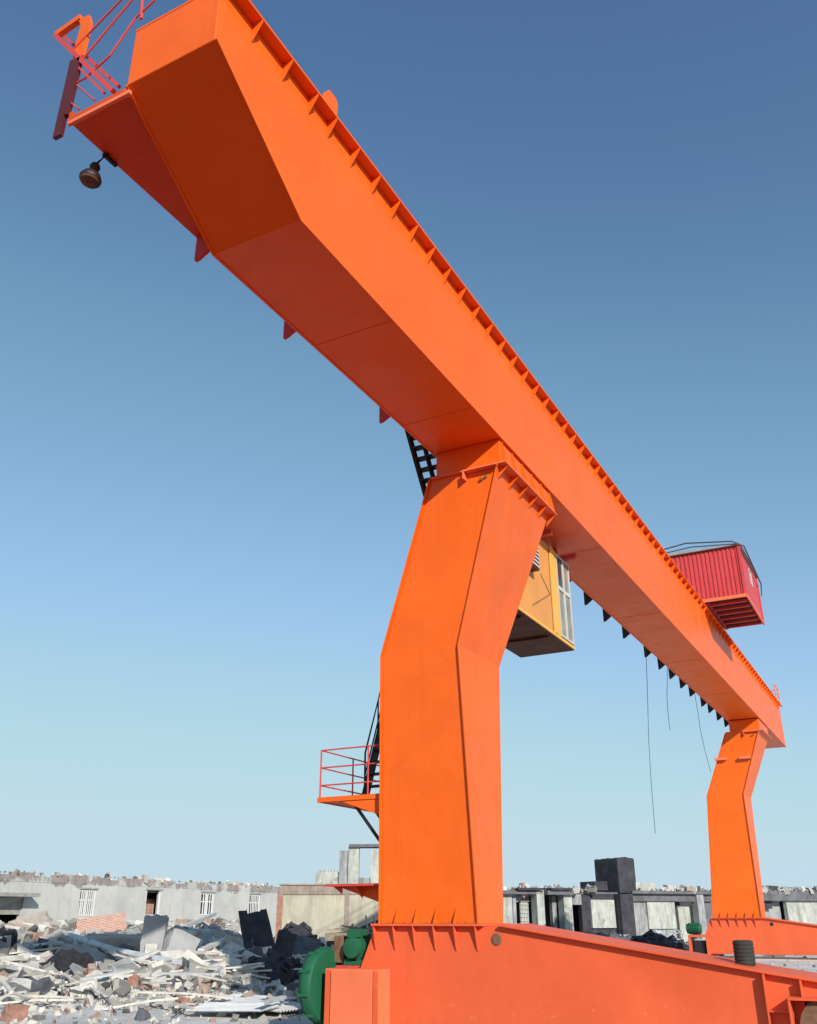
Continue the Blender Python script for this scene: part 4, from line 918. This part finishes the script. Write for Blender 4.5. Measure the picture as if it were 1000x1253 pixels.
rod('bent_pipe', [(33, 1116, .2), (50, 1141, .1), (14, 1158, .1)], .09, 'wood', 'pale bent pipe at the left of the rubble', 'pipe', .25)
rod('white_batten', [(224, 1148, .2), (262, 1137, .6)], .08, 'white_board', 'upper of the two crossed white battens right of the grey slab', 'batten', .2, (.16, .16))
rod('white_batten', [(222, 1150, .15), (270, 1155, .15)], .08, 'white_board', 'lower of the two crossed white battens right of the grey slab', 'batten', .2, (.2, .2))
for (a_, b2_, c2_, d2_, lab_) in ((8, 1174, 66, 1168, 'long pale board lying level at the left, in front of the black tarpaulin'), (196, 1206, 262, 1212, 'long pale board lying on the ground below the end of the white pole'), (100, 1214, 158, 1207, 'pale board lying below the single brick in the left foreground'), (226, 1176, 296, 1186, 'pale board sloping down to the right below the two grey planks'), (24, 1146, 84, 1140, 'pale board half buried left of the red brick chunk'), (276, 1142, 300, 1150, 'short pale board on top of the tilted concrete beam')):
    rod('pale_board', [(a_, b2_, .12), (c2_, d2_, .2)], .06, 'white_board', lab_, 'board', .16, (.26, .05))
rod('grey_plank', [(196, 1176, .1), (235, 1160, .3)], .06, 'wood', 'grey plank rising right from the foot of the triangular slab', 'plank', .2, (.2, .1))
rod('grey_plank', [(245, 1176, .1), (278, 1163, .2)], .06, 'wood', 'short grey plank below the pale tilted beam', 'plank', .2, (.2, .1))
rod('rebar', [(112, 1205, .0), (126, 1228, .05), (142, 1244, 0)], .014, 'wire', 'thin dark bent rod sticking out on the left foreground', 'rod', .06)
rod('rebar', [(60, 1226, .0), (112, 1229, .03), (160, 1222, 0)], .014, 'wire', 'thin dark rod lying nearly level on the left foreground', 'rod', .06)
rod('rebar', [(72, 1196, .0), (80, 1228, .3)], .014, 'wire', 'short upright thin rod in the left foreground', 'rod', .1)
rod('rebar', [(210, 1250, .0), (240, 1232, .05), (268, 1222, 0)], .014, 'wire', 'thin dark rod on the ground left of the white corrugated sheets', 'rod', .06)
# white corrugated sheets, bottom
def sheet(px, py, w, l, yaw, label, lift, mat='white_board', tilt=0):
    l *= .62; lift = lift*.5+.03
    c_ = hit(px, py); m_ = MB(); n = 14; pts = []
    for k in range(n*4+1): pts.append((-w/2+w*k/(n*4), .02*math.sin(k*math.pi/2)))
    vs = [(x, -l/2, z) for x, z in pts]+[(x, l/2, z+.03*math.sin(x*3)) for x, z in pts]; vs += [(x, y, z-.008) for x, y, z in vs]; q = len(pts)
    m_.add(vs, [(i, i+1, i+1+q, i+q) for i in range(q-1)]+[(i+2*q, i+3*q, i+1+3*q, i+1+2*q) for i in range(q-1)]+[(i, i+2*q, i+1+2*q, i+1) for i in range(q-1)]+[(i+q, i+1+q, i+1+3*q, i+3*q) for i in range(q-1)])
    o = m_.build('corrugated_sheet', mat); o.location = (c_.x, c_.y, G+lift); o.rotation_euler = (R(tilt), 0, R(yaw)); tag(o, label, 'metal sheet')
sheet(300, 1224, 1.3, 3.4, 95, 'white corrugated metal sheet lying flat, farthest of the three near the green gear cover', .16)
sheet(325, 1238, 1.3, 3.2, 82, 'white corrugated metal sheet lying nearest the green gear cover', .22, 'white_board', 2)
sheet(285, 1244, 1.1, 2.6, 104, 'white corrugated metal sheet lying frontmost at the bottom edge', .30)
rod('white_plank', [(318, 1250, .12), (346, 1240, .12)], .05, 'white_board', 'short bright white plank at the bottom beside the green gear cover', 'plank', .18, (.14, .06))
# debris on the drive, behind the bogie
mm = MB(); rnd = random.Random(3)
for k in range(26):
    a_ = Vector((-10.55+rnd.random()*1.3, 16.6+rnd.random()*1.2, -.30+rnd.random()*.08)); mm.bar(a_, a_+Vector((rnd.uniform(-.5, .5), rnd.uniform(-.3, .3), rnd.uniform(-.07, .09))), .03, .03)
o = mm.build('straw_bundle', 'straw'); 
mm2 = MB(); mm2.box((-10.65, 16.5, -.45), (-9.3, 17.7, -.31)); o2 = mm2.build('timber_board', 'straw', o); tag(o, 'straw-coloured bundle of sticks piled behind the green motor', 'stick bundle')
mm3 = MB()
for k in range(7): mm3.bar((-10.9+.2*k, 18.6, -.40), (-10.8+.2*k, 18.3, .0), .03, .03)
mm3.bar((-10.95, 18.6, -.38), (-9.6, 18.5, -.36), .05, .05); o = mm3.build('white_rack', 'white_frame'); tag(o, 'small white slatted rack lying behind the straw-coloured bundle', 'rack')
m_ = MB(); m_.box((-10.6, 16.6, G), (-9.4, 18.8, -.46)); 
bm_o = m_.build('crate_stack', 'chunk_dark', bev=.05); tag(bm_o, 'dark low stack holding up the straw-coloured bundle behind the bogie', 'stack')
# black ribbed drum on the near base beam
m_ = MB(); c0 = Vector((-2.73, 15.95, -.70)); prof = [(.14, -.02), (.14, .0)]
for k in range(6): prof += [(.145, .01+k*.052), (.152, .02+k*.052), (.152, .04+k*.052), (.145, .05+k*.052)]
prof += [(.145, .33), (.11, .34), (.11, .30)]
m_.lathe(prof, c0, (0, 0, 1), 28); o = m_.build('rubber_buffer', 'rubber', smooth=True, org=c0); tag(o, 'short black ribbed cylinder standing on the sloping top of the near red beam', 'buffer')
# scraps behind the near beam
for i, (px, py, lab) in enumerate([(722, 1146, 'white broken board under the black tower, between the crane legs'), (822, 1153, 'tangle of white scrap left of the far red motor frame')]):
    c_ = hit(px, py+3); m_ = MB(); rnd = random.Random(i)
    for k in range(16):
        a_ = Vector((c_.x, c_.y, ground_h(c_.x, c_.y)+.25))+Vector((rnd.uniform(-1.2, 1.2), rnd.uniform(-.8, .8), rnd.uniform(0, .4))); m_.bar(a_, a_+Vector((rnd.uniform(-1, 1), rnd.uniform(-.4, .4), rnd.uniform(-.25, .25))), .14, .05)
    o = m_.build('scrap_pile', 'white_board', org=c_); tag(o, lab, 'scrap')

# ------------------------------------------------------------------ light
SUN = Vector((1, -.85, .62)).normalized()
sd = bpy.data.lights.new('sun', 'SUN'); sd.energy = 4.6; sd.angle = R(.5); sd.color = (1, .94, .86)
so = bpy.data.objects.new('sun', sd); col.objects.link(so); so.rotation_euler = SUN.to_track_quat('Z', 'Y').to_euler(); so.location = SUN*50
w = bpy.data.worlds.new('World'); scene.world = w; w.use_nodes = True; nt = w.node_tree
bg = nt.nodes['Background']; sk = nt.nodes.new('ShaderNodeTexSky'); sk.sky_type = 'NISHITA'; sk.sun_disc = False
sk.sun_elevation = math.asin(SUN.z); sk.sun_rotation = math.atan2(SUN.x, SUN.y)
sk.air_density = 1.0; sk.dust_density = .3; sk.ozone_density = 1.2
hs = nt.nodes.new('ShaderNodeMix'); hs.data_type = 'RGBA'; hs.blend_type = 'MULTIPLY'; hs.inputs[0].default_value = 1; hs.inputs[7].default_value = (1.0, 1.10, 1.14, 1); nt.links.new(sk.outputs[0], hs.inputs[6]); 
K = .135
m1 = nt.nodes.new('ShaderNodeVectorMath'); m1.operation = 'SCALE'; m1.inputs['Scale'].default_value = K; nt.links.new(hs.outputs[2], m1.inputs[0])
cv = nt.nodes.new('ShaderNodeRGBCurve'); cm = cv.mapping; cm.extend = 'HORIZONTAL'
for ch, pts in ((0, ((0, 0), (.089, .079), (.174, .190), (.376, .376), (.75, .50), (1, .54))), (1, ((0, 0), (.165, .165), (.319, .375), (.651, .610), (1, .71))), (2, ((0, 0), (.309, .340), (.558, .580), (.80, .785), (.92, .83), (1, .80)))):
    cu = cm.curves[ch]; cu.points[0].location = pts[0]; cu.points[1].location = pts[-1]
    for p_ in pts[1:-1]: cu.points.new(*p_)
cm.update(); nt.links.new(m1.outputs[0], cv.inputs[1])
m2 = nt.nodes.new('ShaderNodeVectorMath'); m2.operation = 'SCALE'; m2.inputs['Scale'].default_value = 1/K; nt.links.new(cv.outputs[0], m2.inputs[0]); nt.links.new(m2.outputs[0], bg.inputs[0]); bg.inputs[1].default_value = .135
scene.view_settings.view_transform = 'Standard'; scene.view_settings.look = 'None'; scene.view_settings.gamma = 1; scene.view_settings.exposure = 0
